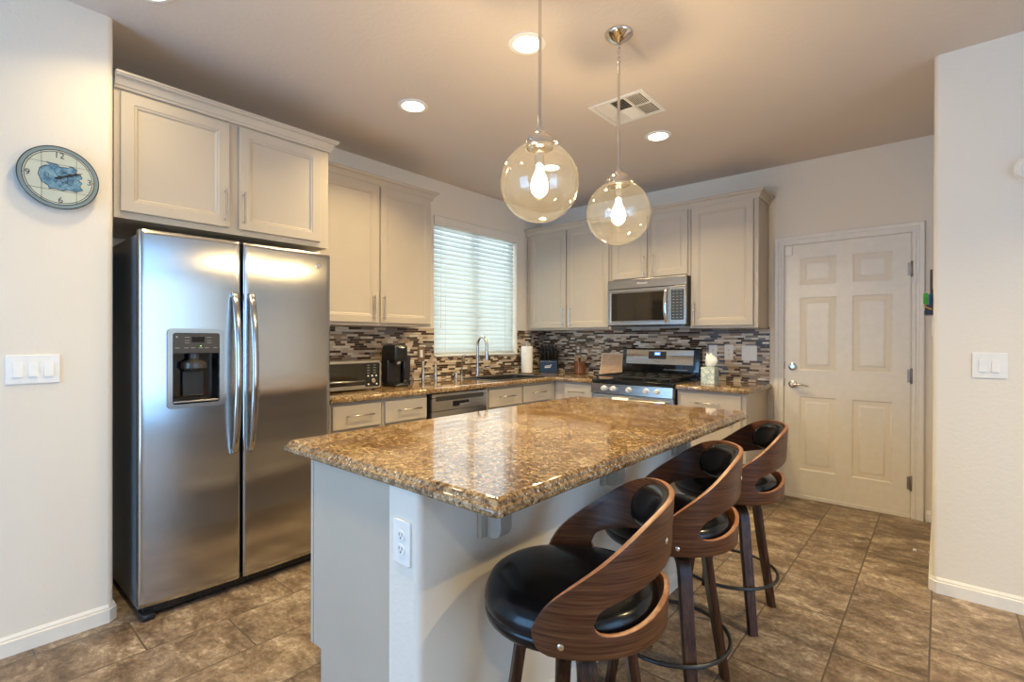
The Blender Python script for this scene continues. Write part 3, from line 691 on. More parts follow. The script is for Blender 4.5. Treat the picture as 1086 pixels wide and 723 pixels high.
# ------------------------------------------------------------------ refrigerator
O = (0.42, -3.515, 0)
fg = thing('refrigerator', 'stainless side-by-side refrigerator with ice and water dispenser', 'refrigerator', O)
FY0, FYS, FY1 = -3.975, -3.553, -3.055
mb = MB(); mb.box(0.03, 0.70, FY0 + 0.006, FY1 - 0.006, 0.035, 1.752, 0.004); mb.build('cabinet_body', M['fridge_side'], fg, O)
def fridge_door(y0, y1, cut=None):
    # bowed door, thickness 0.06: x = base + bulge(y); optional rectangular hole (ya, yb, za, zb)
    z0, z1 = 0.062, 1.765
    xb = 0.708
    def fx(y):
        t = (y - (FY0 + FY1) / 2) / ((FY1 - FY0) / 2); e = min(abs(y - y0), abs(y - y1))
        r = 0.012; edge = 0 if e > r else (1 - math.sqrt(max(0, 1 - (1 - e / r) ** 2))) * r
        return 0.757 + 0.026 * (1 - t * t) - edge
    ys = [y0 + d for d in (0, 0.001, 0.003, 0.006, 0.012)] + [y1 - d for d in (0, 0.001, 0.003, 0.006, 0.012)]
    N = 22; ys += [y0 + 0.012 + (y1 - y0 - 0.024) * k / N for k in range(1, N)]
    zs = [z0, z0 + 0.004, z1 - 0.004, z1] + [z0 + 0.02 + (z1 - z0 - 0.04) * k / 6 for k in range(7)]
    if cut:
        ys = [y for y in ys if min(abs(y - cut[0]), abs(y - cut[1])) > 0.004] + [cut[0], cut[1]]; zs += [cut[2], cut[3]]
    ys.sort(); zs.sort(); mb = MB(); V = {}
    for i, y in enumerate(ys):
        for j, z in enumerate(zs):
            x = fx(y) - (0.003 if j in (0, len(zs) - 1) else 0); V[i, j] = mb.bm.verts.new((x, y, z))
    for i in range(len(ys) - 1):
        for j in range(len(zs) - 1):
            if cut and ys[i] >= cut[0] - 1e-6 and ys[i + 1] <= cut[1] + 1e-6 and zs[j] >= cut[2] - 1e-6 and zs[j + 1] <= cut[3] + 1e-6: continue
            mb.bm.faces.new((V[i, j], V[i + 1, j], V[i + 1, j + 1], V[i, j + 1]))
    a = len(ys) - 1; b = len(zs) - 1
    loop = [V[i, 0] for i in range(a + 1)] + [V[a, j] for j in range(1, b + 1)] + [V[i, b] for i in range(a - 1, -1, -1)] + [V[0, j] for j in range(b - 1, 0, -1)]
    back = [mb.bm.verts.new((xb, v.co.y, v.co.z)) for v in loop]
    for i in range(len(loop)):
        j = (i + 1) % len(loop); mb.bm.faces.new((loop[i], back[i], back[j], loop[j]))
    mb.bm.faces.new(back)
    return mb, fx
CUT = (-3.862, -3.648, 0.962, 1.308)
mb, fxl = fridge_door(FY0, FYS - 0.006, CUT); dl = mb.build('freezer_door', M['steel'], fg, O, 50, recalc=True)
mb, fxr = fridge_door(FYS + 0.006, FY1); dr = mb.build('fridge_door', M['steel'], fg, O, 50)
# handles (bowed bars)
def fr_handle(yc, fx, parent):
    mb = MB(); pts = []; rr = []
    z0, z1 = 0.70, 1.505
    N = 24
    rings = []
    for k in range(N + 1):
        t = k / N; z = z0 + (z1 - z0) * t; b = math.sin(PI * t) ** 0.55; x = fx(yc) + 0.006 + 0.058 * b
        w = 0.0165; d = 0.011
        rings.append([(x + d * math.cos(a), yc + w * math.sin(a), z) for a in [2 * PI * q / 14 for q in range(14)]])
    mb.loops(rings)
    for z in (z0 + 0.012, z1 - 0.012): mb.box(fx(yc) - 0.001, fx(yc) + 0.022, yc - 0.0145, yc + 0.0145, z - 0.014, z + 0.014, 0.004)
    mb.build('handle', M['steel'], parent, O, 50)
fr_handle(-3.592, fxl, dl); fr_handle(-3.513, fxr, dr)
# dispenser
ya, yb, za, zb = CUT
xf = 0.775
mb = MB()
frm = FX(0.0)
outer = [(xf + 0.006) if True else 0]
mb.loops([[(0.762, y, z) for y, z in rrect(ya - 0.012, yb + 0.012, za - 0.014, zb + 0.014, 0.02, 4)], [(xf + 0.008, y, z) for y, z in rrect(ya - 0.012, yb + 0.012, za - 0.014, zb + 0.014, 0.02, 4)],
          [(xf + 0.008, y, z) for y, z in rrect(ya + 0.008, yb - 0.008, za + 0.006, zb - 0.006, 0.012, 4)], [(0.762, y, z) for y, z in rrect(ya + 0.008, yb - 0.008, za + 0.006, zb - 0.006, 0.012, 4)], ], False, False)
mb.build('dispenser_frame', M['steel_x'], dl, O, 40)
mb = MB(); zc = 1.205
a = [[(xf + 0.002, y, z) for y, z in ((ya + 0.006, za + 0.004), (yb - 0.006, za + 0.004), (yb - 0.006, zc), (ya + 0.006, zc))], [(0.711, y, z) for y, z in ((ya + 0.02, za + 0.02), (yb - 0.02, za + 0.02), (yb - 0.02, zc), (ya + 0.02, zc))]]
mb.loops(a, False, True); mb.build('dispenser_recess', M['black_gloss'], dl, O, 0)
mb = MB(); mb.box(xf - 0.02, xf + 0.006, ya + 0.007, yb - 0.007, zc, zb - 0.005, 0.002); cp = mb.build('control_panel', M['dark_panel'], dl, O)
px_ = xf + 0.0062; fD = FX(px_)
mb = MB(); mb.prism([(-3.776, 1.258), (-3.722, 1.258), (-3.722, 1.284), (-3.776, 1.284)], fD, 0, 0.0006); mb.build('display', M['black_gloss'], dl, O)
mk = simple('panel_marks', (0.35, 0.33, 0.30), 0.5)
mb = MB()
for z in (1.280, 1.265, 1.254):
    for y0_, y1_ in ((-3.805, -3.785), (-3.712, -3.692)): mb.prism([(y0_, z), (y1_, z), (y1_, z + 0.0018), (y0_, z + 0.0018)], fD, 0, 0.0004)
for y in (-3.835, -3.798, -3.770, -3.738, -3.712, -3.675):
    mb.prism([(y - 0.009, 1.230), (y + 0.009, 1.230), (y + 0.009, 1.2325), (y - 0.009, 1.2325)], fD, 0, 0.0004)
mb.prism(circ(-3.837, 1.283, 0.004, 12), fD, 0, 0.0004); mb.build('panel_markings', mk, dl, O)
mb = MB(); mb.prism(circ(-3.738, 1.240, 0.0025, 10), fD, 0, 0.0006); mb.build('indicator_light', M['green_led'], dl, O)
mb = MB(); mb.lathe([(0.024, 1.204), (0.024, 1.18), (0.03, 1.172), (0.052, 1.160), (0.054, 1.135), (0.035, 1.118), (0.012, 1.114)], (0.744, -3.755, 0), n=24); mb.build('ice_chute', M['dark_panel'], dl, O)
mb = MB(); mb.box(0.722, 0.732, -3.80, -3.71, 1.0, 1.12, 0.004); mb.build('paddle', M['black'], dl, O)
mb = MB(); mb.box(0.715, xf + 0.004, ya + 0.012, yb - 0.012, za + 0.012, za + 0.020, 0.002); mb.build('drip_tray', M['nickel'], dl, O)
# badge, hinge covers, kick grille, feet
yl = -3.135; mb = MB(); mb.lathe([(0.017, fxr(yl) - 0.002), (0.017, fxr(yl) + 0.002), (0.014, fxr(yl) + 0.0032)], (0, yl, 1.695), 'X', 28); bd = mb.build('badge', M['chrome'], dr, O)
mb = MB(); mb.tube([(fxr(yl) + 0.0035, yl + 0.0125 * math.cos(t), 1.695 + 0.0125 * math.sin(t)) for t in [2 * PI * k / 24 for k in range(24)]], 0.0009, 6, True)
bdg = M['dark_panel']; mb.build('badge_ring', bdg, dr, O)
text_mesh('badge_letters', 'GE', 0.014, (Vector((fxr(yl) + 0.0034, yl, 1.695)), (0, 1, 0), (0, 0, 1), (1, 0, 0)), bdg, dr, O, 0.0003, shear=0.3)
for y in (FY0 + 0.05, FY1 - 0.05):
    mb = MB(); mb.box(0.62, 0.75, y - 0.025, y + 0.025, 1.7665, 1.783, 0.005) if False else mb.box(0.60, 0.70, y - 0.025, y + 0.025, 1.7522, 1.772, 0.005); mb.build('hinge_cover', M['fridge_side'], fg, O)
mb = MB(); mb.box(0.69, 0.735, FY0 + 0.02, FY1 - 0.02, 0.018, 0.055)
for k in range(14): mb.box(0.735, 0.739, FY0 + 0.06 + k * 0.058, FY0 + 0.10 + k * 0.058, 0.028, 0.046)
mb.build('kick_grille', M['black'], fg, O)
for y in (FY0 + 0.035, FY1 - 0.035):
    mb = MB(); mb.box(0.68, 0.768, y - 0.028, y + 0.028, 0.0, 0.030, 0.010); mb.build('foot', M['black_metal'], fg, O)
    mb = MB(); mb.box(0.06, 0.10, y - 0.02, y + 0.02, 0.0, 0.036); mb.build('foot', M['black'], fg, O)

# ------------------------------------------------------------------ dishwasher
O = (0.32, -1.897, 0); dw = thing('dishwasher', 'stainless built-in dishwasher under the counter', 'dishwasher', O)
mb = MB(); mb.box(0.03, 0.60, -2.19, -1.592, 0.1, 0.868); mb.build('tub', M['black'], dw, O)
mb = MB(); mb.box(0.601, 0.634, -2.183, -1.598, 0.115, 0.735, 0.004); dp = mb.build('door', M['steel'], dw, O)
mb = MB(); mb.box(0.601, 0.634, -2.183, -1.598, 0.836, 0.866, 0.003); mb.box(0.601, 0.634, -2.183, -1.975, 0.737, 0.834, 0.002); mb.box(0.601, 0.634, -1.800, -1.598, 0.737, 0.834, 0.002); mb.box(0.601, 0.634, -1.976, -1.799, 0.737, 0.760, 0.002); mb.box(0.601, 0.634, -1.976, -1.799, 0.800, 0.834, 0.002)
mb.build('control_fascia', M['steel'], dw, O)
mb = MB(); mb.box(0.634, 0.6355, -2.145, -1.640, 0.812, 0.846); mb.build('control_strip', M['dark_panel'], dw, O)
mb = MB(); mb.box(0.601, 0.612, -1.975, -1.80, 0.761, 0.799); mb.build('handle_pocket', M['black'], dw, O)
mb = MB(); mb.prism([(0.612, 0.761), (0.634, 0.778), (0.634, 0.761)], ((0, -1.90, 0), (1, 0, 0), (0, 0, 1), (0, 1, 0)), 0.0, 0.099); mb.build('pocket_lip', M['nickel'], dw, O)
mb = MB(); mb.box(0.50, 0.56, -2.18, -1.60, 0.0, 0.1); mb.build('toe_kick', M['black'], dw, O)

# ------------------------------------------------------------------ range
O = (1.45, -0.35, 0); rg = thing('gas_range', 'stainless gas range with black cooktop and five silver knobs', 'stove', O)
RX0, RX1 = 1.068, 1.832
mb = MB(); mb.box(RX0, RX1, -0.63, -0.03, 0.03, 0.885); mb.build('body', M['black_metal'], rg, O)
mb = MB(); mb.box(RX0, RX1, -0.675, -0.10, 0.886, 0.925, 0.010, 3); ct = mb.build('cooktop', M['black_gloss'], rg, O)
for k, (bx, by) in enumerate(((1.24, -0.50), (1.24, -0.24), (1.45, -0.37), (1.66, -0.50), (1.66, -0.24))):
    mb = MB(); mb.lathe([(0.05, 0.9252), (0.05, 0.930), (0.034, 0.934), (0.034, 0.941), (0.008, 0.943)], (bx, by, 0), n=20); mb.build('burner', M['iron'], ct, O)
for k in range(3):
    x0 = RX0 + 0.03 + k * 0.236; x1 = x0 + 0.232; z = 0.945; mb = MB()
    for y in (-0.645, -0.375, -0.125): mb.box(x0, x1, y - 0.007, y + 0.007, z, z + 0.014, 0.003)
    for x in (x0 + 0.007, (x0 + x1) / 2, x1 - 0.007): mb.box(x - 0.006, x + 0.006, -0.645, -0.125, z, z + 0.014, 0.003)
    for x in (x0 + 0.007, x1 - 0.007):
        for y in (-0.64, -0.13): mb.box(x - 0.006, x + 0.006, y - 0.006, y + 0.006, 0.9252, z + 0.004)
    mb.build('grate', M['iron'], ct, O)
mb = MB(); mb.prism([(-0.632, 0.80), (-0.690, 0.80), (-0.680, 0.884), (-0.632, 0.884)], ((RX0, 0, 0), (0, 1, 0), (0, 0, 1), (1, 0, 0)), 0, RX1 - RX0, 0.003); cp = mb.build('control_panel', M['steel_x'], rg, O)
for x in (1.203, 1.293, 1.443, 1.602, 1.699):
    z = 0.846
    mb = MB(); mb.lathe([(0.024, -0.684), (0.024, -0.690), (0.020, -0.692), (0.0185, -0.716), (0.016, -0.720)], (x, 0, z), 'Y', 24); mb.box(x - 0.004, x + 0.004, -0.724, -0.719, z - 0.016, z + 0.016, 0.001); mb.build('knob', M['knob'], cp, O)
mb = MB(); mb.box(RX0 + 0.004, RX1 - 0.004, -0.672, -0.631, 0.21, 0.796, 0.005); od = mb.build('oven_door', M['steel_x'], rg, O)
mb = MB(); mb.prism(rrect(1.17, 1.73, 0.33, 0.64, 0.02, 4), FY(-0.672), 0, 0.003); mb.build('oven_window', M['dark_glass'], od, O)
mb = MB(); mb.tube([(1.12, -0.715, 0.755), (1.78, -0.715, 0.755)], 0.014, 14)
for x in (1.14, 1.76): mb.box(x - 0.012, x + 0.012, -0.715, -0.671, 0.745, 0.765, 0.003)
mb.build('handle', M['nickel'], od, O)
mb = MB(); mb.box(RX0 + 0.004, RX1 - 0.004, -0.670, -0.631, 0.04, 0.205, 0.005); mb.build('drawer', M['steel_x'], rg, O)
for x in (RX0 + 0.05, RX1 - 0.05):
    for y in (-0.56, -0.08): mb = MB(); mb.lathe([(0.02, 0.0), (0.02, 0.032)], (x, y, 0), n=14); mb.build('foot', M['black'], rg, O)
mb = MB(); mb.prism([(-0.098, 0.886), (-0.110, 0.93), (-0.105, 1.02), (-0.085, 1.185), (-0.075, 1.195), (-0.02, 1.195), (-0.02, 0.886)], ((RX0, 0, 0), (0, 1, 0), (0, 0, 1), (1, 0, 0)), 0, RX1 - RX0, 0.004); bg = mb.build('backguard', M['black_gloss'], rg, O)
# stainless fascia on the backguard (tilted)
bd0 = Vector((0, -0.1085, 1.035)); bV = Vector((0, 0.020, 0.150)).normalized(); bN = Vector((0, -bV.z, bV.y))
fB = (bd0 - Vector((0, 0.0035, 0)), Vector((1, 0, 0)), bV, bN)
fB = (Vector((0, -0.1045, 1.038)), Vector((1, 0, 0)), Vector((0, 0.0192, 0.158)).normalized(), Vector((0, -0.158, 0.0192)).normalized())
mb = MB(); mb.prism(rrect(1.112, 1.778, 0.006, 0.142, 0.004, 3), fB, 0.0, 0.003); mb.build('fascia', M['steel_x'], rg, O)
mb = MB(); mb.prism(rrect(1.345, 1.52, 0.056, 0.128, 0.006, 3), fB, 0.0032, 0.0045); mb.build('clock_panel', M['dark_panel'], rg, O)
mb = MB(); mb.prism([(1.405, 0.092), (1.462, 0.092), (1.462, 0.120), (1.405, 0.120)], fB, 0.0046, 0.005); mb.build('display', M['display'], rg, O)
text_mesh('display_digits', '2:10', 0.018, (P3(fB, 1.433, 0.106, 0.0053), fB[1], fB[2], fB[3]), M['display_digit'], rg, O, 0.0002)
text_mesh('brand_lettering', 'Whirlpool', 0.018, (P3(fB, 1.433, 0.032, 0.0033), fB[1], fB[2], fB[3]), M['dark_panel'], rg, O, 0.0003)
mb = MB(); mb.box(1.50, 1.73, -0.112, -0.1065, 0.993, 1.000, 0.001); mb.build('vent_slot', M['nickel'], rg, O)
# towel over the oven handle
mb = MB(); pr = []
ty = [(-0.690, 0.60), (-0.697, 0.70), (-0.6985, 0.755)] + [(-0.715 - 0.0165 * math.cos(t) * -1 * -1, 0.755 + 0.0165 * math.sin(t)) for t in ()]
path = [(-0.694, 0.62), (-0.696, 0.70), (-0.6975, 0.755), (-0.702, 0.768), (-0.715, 0.7735), (-0.728, 0.768), (-0.7325, 0.755), (-0.734, 0.70), (-0.735, 0.585)]
inn = []
def offs(path, d):
    o = []
    for i, p in enumerate(path):
        a = Vector(path[max(i - 1, 0)]); b = Vector(path[min(i + 1, len(path) - 1)]); t = (b - a).normalized(); o.append((p[0] - t.y * d, p[1] + t.x * d))
    return o
outp = offs(path, -0.003); ring2d = path + outp[::-1]
mb.prism(ring2d, ((1.305, 0, 0), (0, 1, 0), (0, 0, 1), (1, 0, 0)), 0, 0.15)
tag(mb.build('dish_towel', M['paper'], None, (1.38, -0.715, 0.60), 60), 'small white towel hanging over the oven door handle', 'towel')

# ------------------------------------------------------------------ microwave
O = (1.445, -0.2, 1.40); mw = thing('microwave', 'stainless microwave mounted over the gas range', 'microwave', O)
MX0, MX1 = 1.070, 1.826
mb = MB(); mb.box(MX0, MX1, -0.375, -0.012, 1.402, 1.828); mb.build('body', M['black_metal'], mw, O)
mb = MB(); mb.box(MX0 + 0.002, MX1, -0.400, -0.376, 1.748, 1.827, 0.003); mb.build('vent_panel', M['steel_x'], mw, O)
fM = FY(-0.376)
mb = MB(); mb.panel(fM, MX0 + 0.002, 1.672, 1.408, 1.744, [(0, 0.0), (0, 0.022), (0.003, 0.025), (0.030, 0.025), (0.034, 0.021), (0.036, 0.021)]); md = mb.build('door', M['steel_x'], mw, O, 25)
mb = MB(); mb.prism(rrect(1.112, 1.634, 1.448, 1.706, 0.008, 3), FY(-0.397), 0.0005, 0.004); mb.build('window', M['dark_glass'], md, O)
mb = MB(); rings = []
for k in range(17):
    t = k / 16; z = 1.425 + 0.30 * t; y = -0.402 - 0.030 * math.sin(PI * t) ** 0.6
    rings.append([(1.650 + 0.013 * math.sin(a), y - 0.007 * math.cos(a), z) for a in [2 * PI * q / 12 for q in range(12)]])
mb.loops(rings); mb.build('handle', M['chrome'], md, O, 50)
mb = MB(); mb.box(1.675, MX1, -0.400, -0.376, 1.408, 1.744, 0.003); cpm = mb.build('control_panel', M['steel_x'], mw, O)
def keypad_mat():
    m, nt, b = new_mat('keypad_grey'); p = geo_pos(nt); q = node(nt, 'ShaderNodeSeparateXYZ'); link(nt, p, q.inputs[0])
    fx_ = math_n(nt, 'FRACT', math_n(nt, 'DIVIDE', math_n(nt, 'SUBTRACT', q.outputs[0], 1.6995), 0.0335)); fz_ = math_n(nt, 'FRACT', math_n(nt, 'DIVIDE', math_n(nt, 'SUBTRACT', q.outputs[2], 1.455), 0.026))
    k = math_n(nt, 'MULTIPLY', math_n(nt, 'LESS_THAN', math_n(nt, 'ABSOLUTE', math_n(nt, 'SUBTRACT', fx_, 0.5)), 0.3), math_n(nt, 'LESS_THAN', math_n(nt, 'ABSOLUTE', math_n(nt, 'SUBTRACT', fz_, 0.5)), 0.10))
    link(nt, mixc(nt, k, (0.05, 0.06, 0.07), (0.22, 0.22, 0.22)), b.inputs['Base Color']); b.inputs['Roughness'].default_value = 0.25; return m
mb = MB(); mb.prism(rrect(1.694, 1.806, 1.448, 1.712, 0.004, 3), FY(-0.400), 0.0002, 0.002); mb.build('keypad', keypad_mat(), mw, O)
text_mesh('brand_lettering', 'Whirlpool', 0.024, (Vector((1.42, -0.4003, 1.788)), (1, 0, 0), (0, 0, 1), (0, -1, 0)), M['plastic'], mw, O, 0.0004)
mb = MB(); mb.box(1.12, 1.30, -0.33, -0.20, 1.397, 1.4015); mb.box(1.60, 1.78, -0.33, -0.20, 1.397, 1.4015); mb.build('grease_filter', M['nickel'], mw, O)

# ------------------------------------------------------------------ window blind
def slat_mat():
    m = bpy.data.materials.new('blind_slat'); m.use_nodes = True; nt = m.node_tree; nt.nodes.clear()
    o = node(nt, 'ShaderNodeOutputMaterial'); d = node(nt, 'ShaderNodeBsdfDiffuse'); t = node(nt, 'ShaderNodeBsdfTranslucent'); mx = node(nt, 'ShaderNodeMixShader')
    nz = noise(nt, obj_co(nt), 9, 2); cc = ramp(nt, nz, [(0.3, (0.68, 0.71, 0.70)), (0.7, (0.72, 0.75, 0.74))])
    link(nt, cc, d.inputs[0]); link(nt, cc, t.inputs[0]); mx.inputs[0].default_value = 0.5
    link(nt, d.outputs[0], mx.inputs[1]); link(nt, t.outputs[0], mx.inputs[2]); link(nt, mx.outputs[0], o.inputs[0]); return m
M['slat'] = slat_mat()
O = (-0.04, -1.05, 1.2); bl = thing('window_blind', 'white horizontal slat blind lowered in the sink window', 'blind', O)
mb = MB(); mb.box(-0.078, 0.004, WY0 + 0.004, WY1 - 0.004, 2.315, 2.396, 0.004); mb.box(0.004, 0.010, WY0 - 0.0, WY1 + 0.0, 2.335, 2.396, 0.003); mb.build('valance', M['trim'], bl, O)
mb = MB(); pit = 0.0435; n = 27; tilt = math.radians(60)
for k in range(n):
    zc = 2.298 - k * pit
    if zc < 1.165: break
    c_, s_ = math.cos(tilt), math.sin(tilt); hw = 0.0255
    rings = []
    for y in (WY0 + 0.008, WY1 - 0.014):
        ring = []
        prof = [(-hw, 0.0), (-hw * .5, 0.0022), (0, 0.003), (hw * .5, 0.0022), (hw, 0.0), (hw, -0.0022), (hw * .5, 0.0), (0, 0.0008), (-hw * .5, 0.0), (-hw, -0.0022)]
        for a, b in prof: ring.append((-0.042 + a * c_ + b * s_, y, zc - a * s_ + b * c_))
        rings.append(ring)
    mb.loops(rings)
mb.build('slats', M['slat'], bl, O, 50)
mb = MB(); mb.box(-0.064, -0.020, WY0 + 0.008, WY1 - 0.014, 1.137, 1.155, 0.004); mb.build('bottom_rail', M['slat'], bl, O)
for y in (WY0 + 0.16, -1.05, WY1 - 0.16):
    mb = MB(); mb.tube([(-0.0235, y, 2.316), (-0.0235, y, 1.155)], 0.0011, 6); mb.tube([(-0.0605, y, 2.316), (-0.0605, y, 1.155)], 0.0011, 6); mb.build('ladder_cord', M['plastic'], bl, O)
mb = MB(); mb.tube([(-0.008, WY0 + 0.09, 2.32), (-0.006, WY0 + 0.09, 1.42)], 0.0014, 6); mb.lathe([(0.004, 1.38), (0.006, 1.39), (0.003, 1.42)], (-0.006, WY0 + 0.09, 0), n=10); mb.build('pull_cord', M['plastic'], bl, O)

# ------------------------------------------------------------------ ceiling fixtures
def downlight(x, y, label, k=1.0):
    O = (x, y, H); d = thing('recessed_light', label, 'ceiling light', O)
    mb = MB(); mb.lathe([(0.092, H - 0.0005), (0.092, H - 0.005), (0.086, H - 0.008), (0.070, H - 0.008), (0.067, H - 0.004), (0.067, H - 0.0005)], (x, y, 0), n=40); mb.build('trim_ring', M['plastic'], d, O)
    mb = MB(); mb.lathe([(0.066, H - 0.004), (0.066, H - 0.0055), (0.04, H - 0.007), (0.01, H - 0.0075)], (x, y, 0), n=32); mb.build('lens', M['lens'], d, O)
    l = bpy.data.lights.new('downlight_lamp', 'AREA'); l.shape = 'DISK'; l.size = 0.12; l.energy = DOWNLIGHT_W * k; l.color = DOWNLIGHT_COL; l.spread = math.radians(125)
    lo = bpy.data.objects.new('downlight_lamp', l); COL.objects.link(lo); lo.parent = d; lo.location = (0, 0, -0.012)
downlight(1.936, -2.685, 'glowing recessed ceiling light beside the near pendant rod')
downlight(0.992, -2.640, 'glowing recessed ceiling light nearest the refrigerator cabinet')
downlight(1.948, -1.228, 'glowing recessed ceiling light beside the ceiling vent')
downlight(1.94, -4.10, 'recessed ceiling light above the camera end of the island')
downlight(0.99, -4.00, 'recessed ceiling light in front of the clock wall', 0.32)
downlight(0.99, -1.20, 'glowing recessed ceiling light in the kitchen corner, seen through the near glass globe')

for gx, gy, gl in ((4.7, -2.6, 'added unseen ceiling light right of the island in the great room'), (6.3, -2.6, 'added unseen ceiling light by the great room side window'), (4.7, -5.4, 'added unseen ceiling light behind the camera in the great room')): downlight(gx, gy, gl, 0.9 if gx > 6 else 2.4)  # unseen lamps added to warm the right wall and the refrigerator's reflections
O = (1.982, -1.748, H); vt = thing('ceiling_vent', 'white square ceiling air vent with louvers', 'vent', O)
VX0, VX1, VY0, VY1 = 1.802, 2.162, -1.918, -1.578
mb = MB(); fz = H - 0.008
cells = []
cw = (VX1 - VX0 - 0.06) / 3; chh = (VY1 - VY0 - 0.06) / 2
xs = [VX0, VX0 + 0.024] ; 
mb.box(VX0, VX1, VY0, VY0 + 0.028, fz, H - 0.0005, 0.002); mb.box(VX0, VX1, VY1 - 0.028, VY1, fz, H - 0.0005, 0.002)
mb.box(VX0, VX0 + 0.028, VY0 + 0.028, VY1 - 0.028, fz, H - 0.0005, 0.002); mb.box(VX1 - 0.028, VX1, VY0 + 0.028, VY1 - 0.028, fz, H - 0.0005, 0.002)
ix0, ix1, iy0, iy1 = VX0 + 0.028, VX1 - 0.028, VY0 + 0.028, VY1 - 0.028
cwx = (ix1 - ix0) / 3; mb.box(ix0, ix1, (iy0 + iy1) / 2 - 0.005, (iy0 + iy1) / 2 + 0.005, fz, H - 0.001)
for k in (1, 2): mb.box(ix0 + cwx * k - 0.005, ix0 + cwx * k + 0.005, iy0, iy1, fz, H - 0.001)
mb.build('vent_frame', M['plastic'], vt, O)
mb = MB(); mb.box(ix0, ix1, iy0, iy1, H - 0.0012, H - 0.0004); mb.build('vent_throat', simple('vent_throat', (0.03, 0.025, 0.02), 0.9), vt, O)
for i in range(3):
    for j in range(2):
        x0, x1 = ix0 + cwx * i + 0.006, ix0 + cwx * (i + 1) - 0.006; y0 = iy0 + (iy1 - iy0) / 2 * j + 0.006; y1 = iy0 + (iy1 - iy0) / 2 * (j + 1) - 0.006
        mb = MB(); N = 8
        if i == 1:
            sg = 1 if j == 0 else -1
            for k in range(N):
                y = y0 + (y1 - y0) * (k + 0.5) / N; mb.prism([(y - 0.0065 * sg, fz), (y - 0.0050 * sg, fz), (y + 0.0065 * sg, H - 0.0014), (y + 0.0050 * sg, H - 0.0014)], ((x0, 0, 0), (0, 1, 0), (0, 0, 1), (1, 0, 0)), 0, x1 - x0)
        else:
            sg = 1 if i == 0 else -1
            for k in range(N):
                x = x0 + (x1 - x0) * (k + 0.5) / N; mb.prism([(x - 0.0065 * sg, fz), (x - 0.0050 * sg, fz), (x + 0.0065 * sg, H - 0.0014), (x + 0.0050 * sg, H - 0.0014)], ((0, y0, 0), (1, 0, 0), (0, 0, 1), (0, 1, 0)), 0, y1 - y0)
        mb.build('louver_panel', M['plastic'], vt, O)

def pendant(x, y, label):
    O = (x, y, H); p = thing('pendant_light', label, 'pendant light', O, 'globe pendants above the island')
    zc, R = 1.871, 0.150
    mb = MB(); mb.lathe([(0.066, H - 0.0005), (0.066, H - 0.010), (0.060, H - 0.018), (0.045, H - 0.028), (0.030, H - 0.040), (0.012, H - 0.046), (0.006, H - 0.052)], (x, y, 0), n=36); mb.build('canopy', M['chrome'], p, O, 50)
    for k in range(4):
        z = H - 0.058 - k * 0.0215; mb = MB(); pts = []
        for q in range(16):
            t = 2 * PI * q / 16; a, b = 0.0065 * math.cos(t), 0.0135 * math.sin(t)
            pts.append((x + a, y, z + b) if k % 2 else (x, y + a, z + b))
        mb.tube(pts, 0.0018, 6, True); mb.build('chain_link', M['chrome'], p, O)
    mb = MB(); mb.lathe([(0.003, 2.592), (0.008, 2.585), (0.0065, 2.575), (0.0065, 2.085), (0.012, 2.080), (0.012, 2.066)], (x, y, 0), n=14); mb.build('rod', M['chrome'], p, O)
    mb = MB(); mb.lathe([(0.012, 2.068), (0.020, 2.066), (0.022, 2.058), (0.030, 2.054), (0.046, 2.044), (0.052, 2.030), (0.053, 2.000), (0.050, 1.999), (0.049, 2.026), (0.02, 2.04)], (x, y, 0), n=36, cap1=False)
    for k in range(3):
        t = 2 * PI * k / 3 + 0.6; cx, cy = x + 0.053 * math.cos(t), y + 0.053 * math.sin(t)
        mb.tube([(cx, cy, 2.022), (cx + 0.014 * math.cos(t), cy + 0.014 * math.sin(t), 2.022)], [0.003, 0.006], 10)
    mb.build('globe_holder', M['chrome'], p, O, 45)
    mb = MB(); mb.lathe([(0.005, 2.028), (0.005, 1.985), (0.018, 1.983), (0.019, 1.938), (0.016, 1.936)], (x, y, 0), n=20); mb.build('socket', M['chrome'], p, O, 45)
    mb = MB(); prof = [(R * math.sin(t), zc + R * math.cos(t)) for t in [0.335 + (PI - 0.345) * k / 40 for k in range(41)]]
    prof2 = [((R - 0.0025) * math.sin(t), zc + (R - 0.0025) * math.cos(t)) for t in [0.335 + (PI - 0.345) * k / 40 for k in range(41)]]
    mb.lathe(prof, (x, y, 0), n=64, cap0=False); mb.lathe(prof2, (x, y, 0), n=64, cap0=False); mb.build('globe', M['globe'], p, O, 80)
    mb = MB(); mb.lathe([(0.013, 1.937), (0.014, 1.920), (0.028, 1.885), (0.034, 1.860), (0.030, 1.836), (0.016, 1.820), (0.003, 1.816)], (x, y, 0), n=24); mb.build('bulb', M['bulb'], p, O, 60)
    mb = MB()
    for k in range(6):
        t = 2 * PI * k / 6; mb.tube([(x + 0.008 * math.cos(t), y + 0.008 * math.sin(t), 1.905), (x + 0.011 * math.cos(t), y + 0.011 * math.sin(t), 1.845)], 0.0022, 6)
    mb.build('filament', M['filament'], p, O)
    l = bpy.data.lights.new('bulb_lamp', 'POINT'); l.energy = PENDANT_W; l.color = PENDANT_COL; l.shadow_soft_size = 0.022
    lo = bpy.data.objects.new('bulb_lamp', l); COL.objects.link(lo); lo.parent = p; lo.location = (0, 0, 1.868 - H)
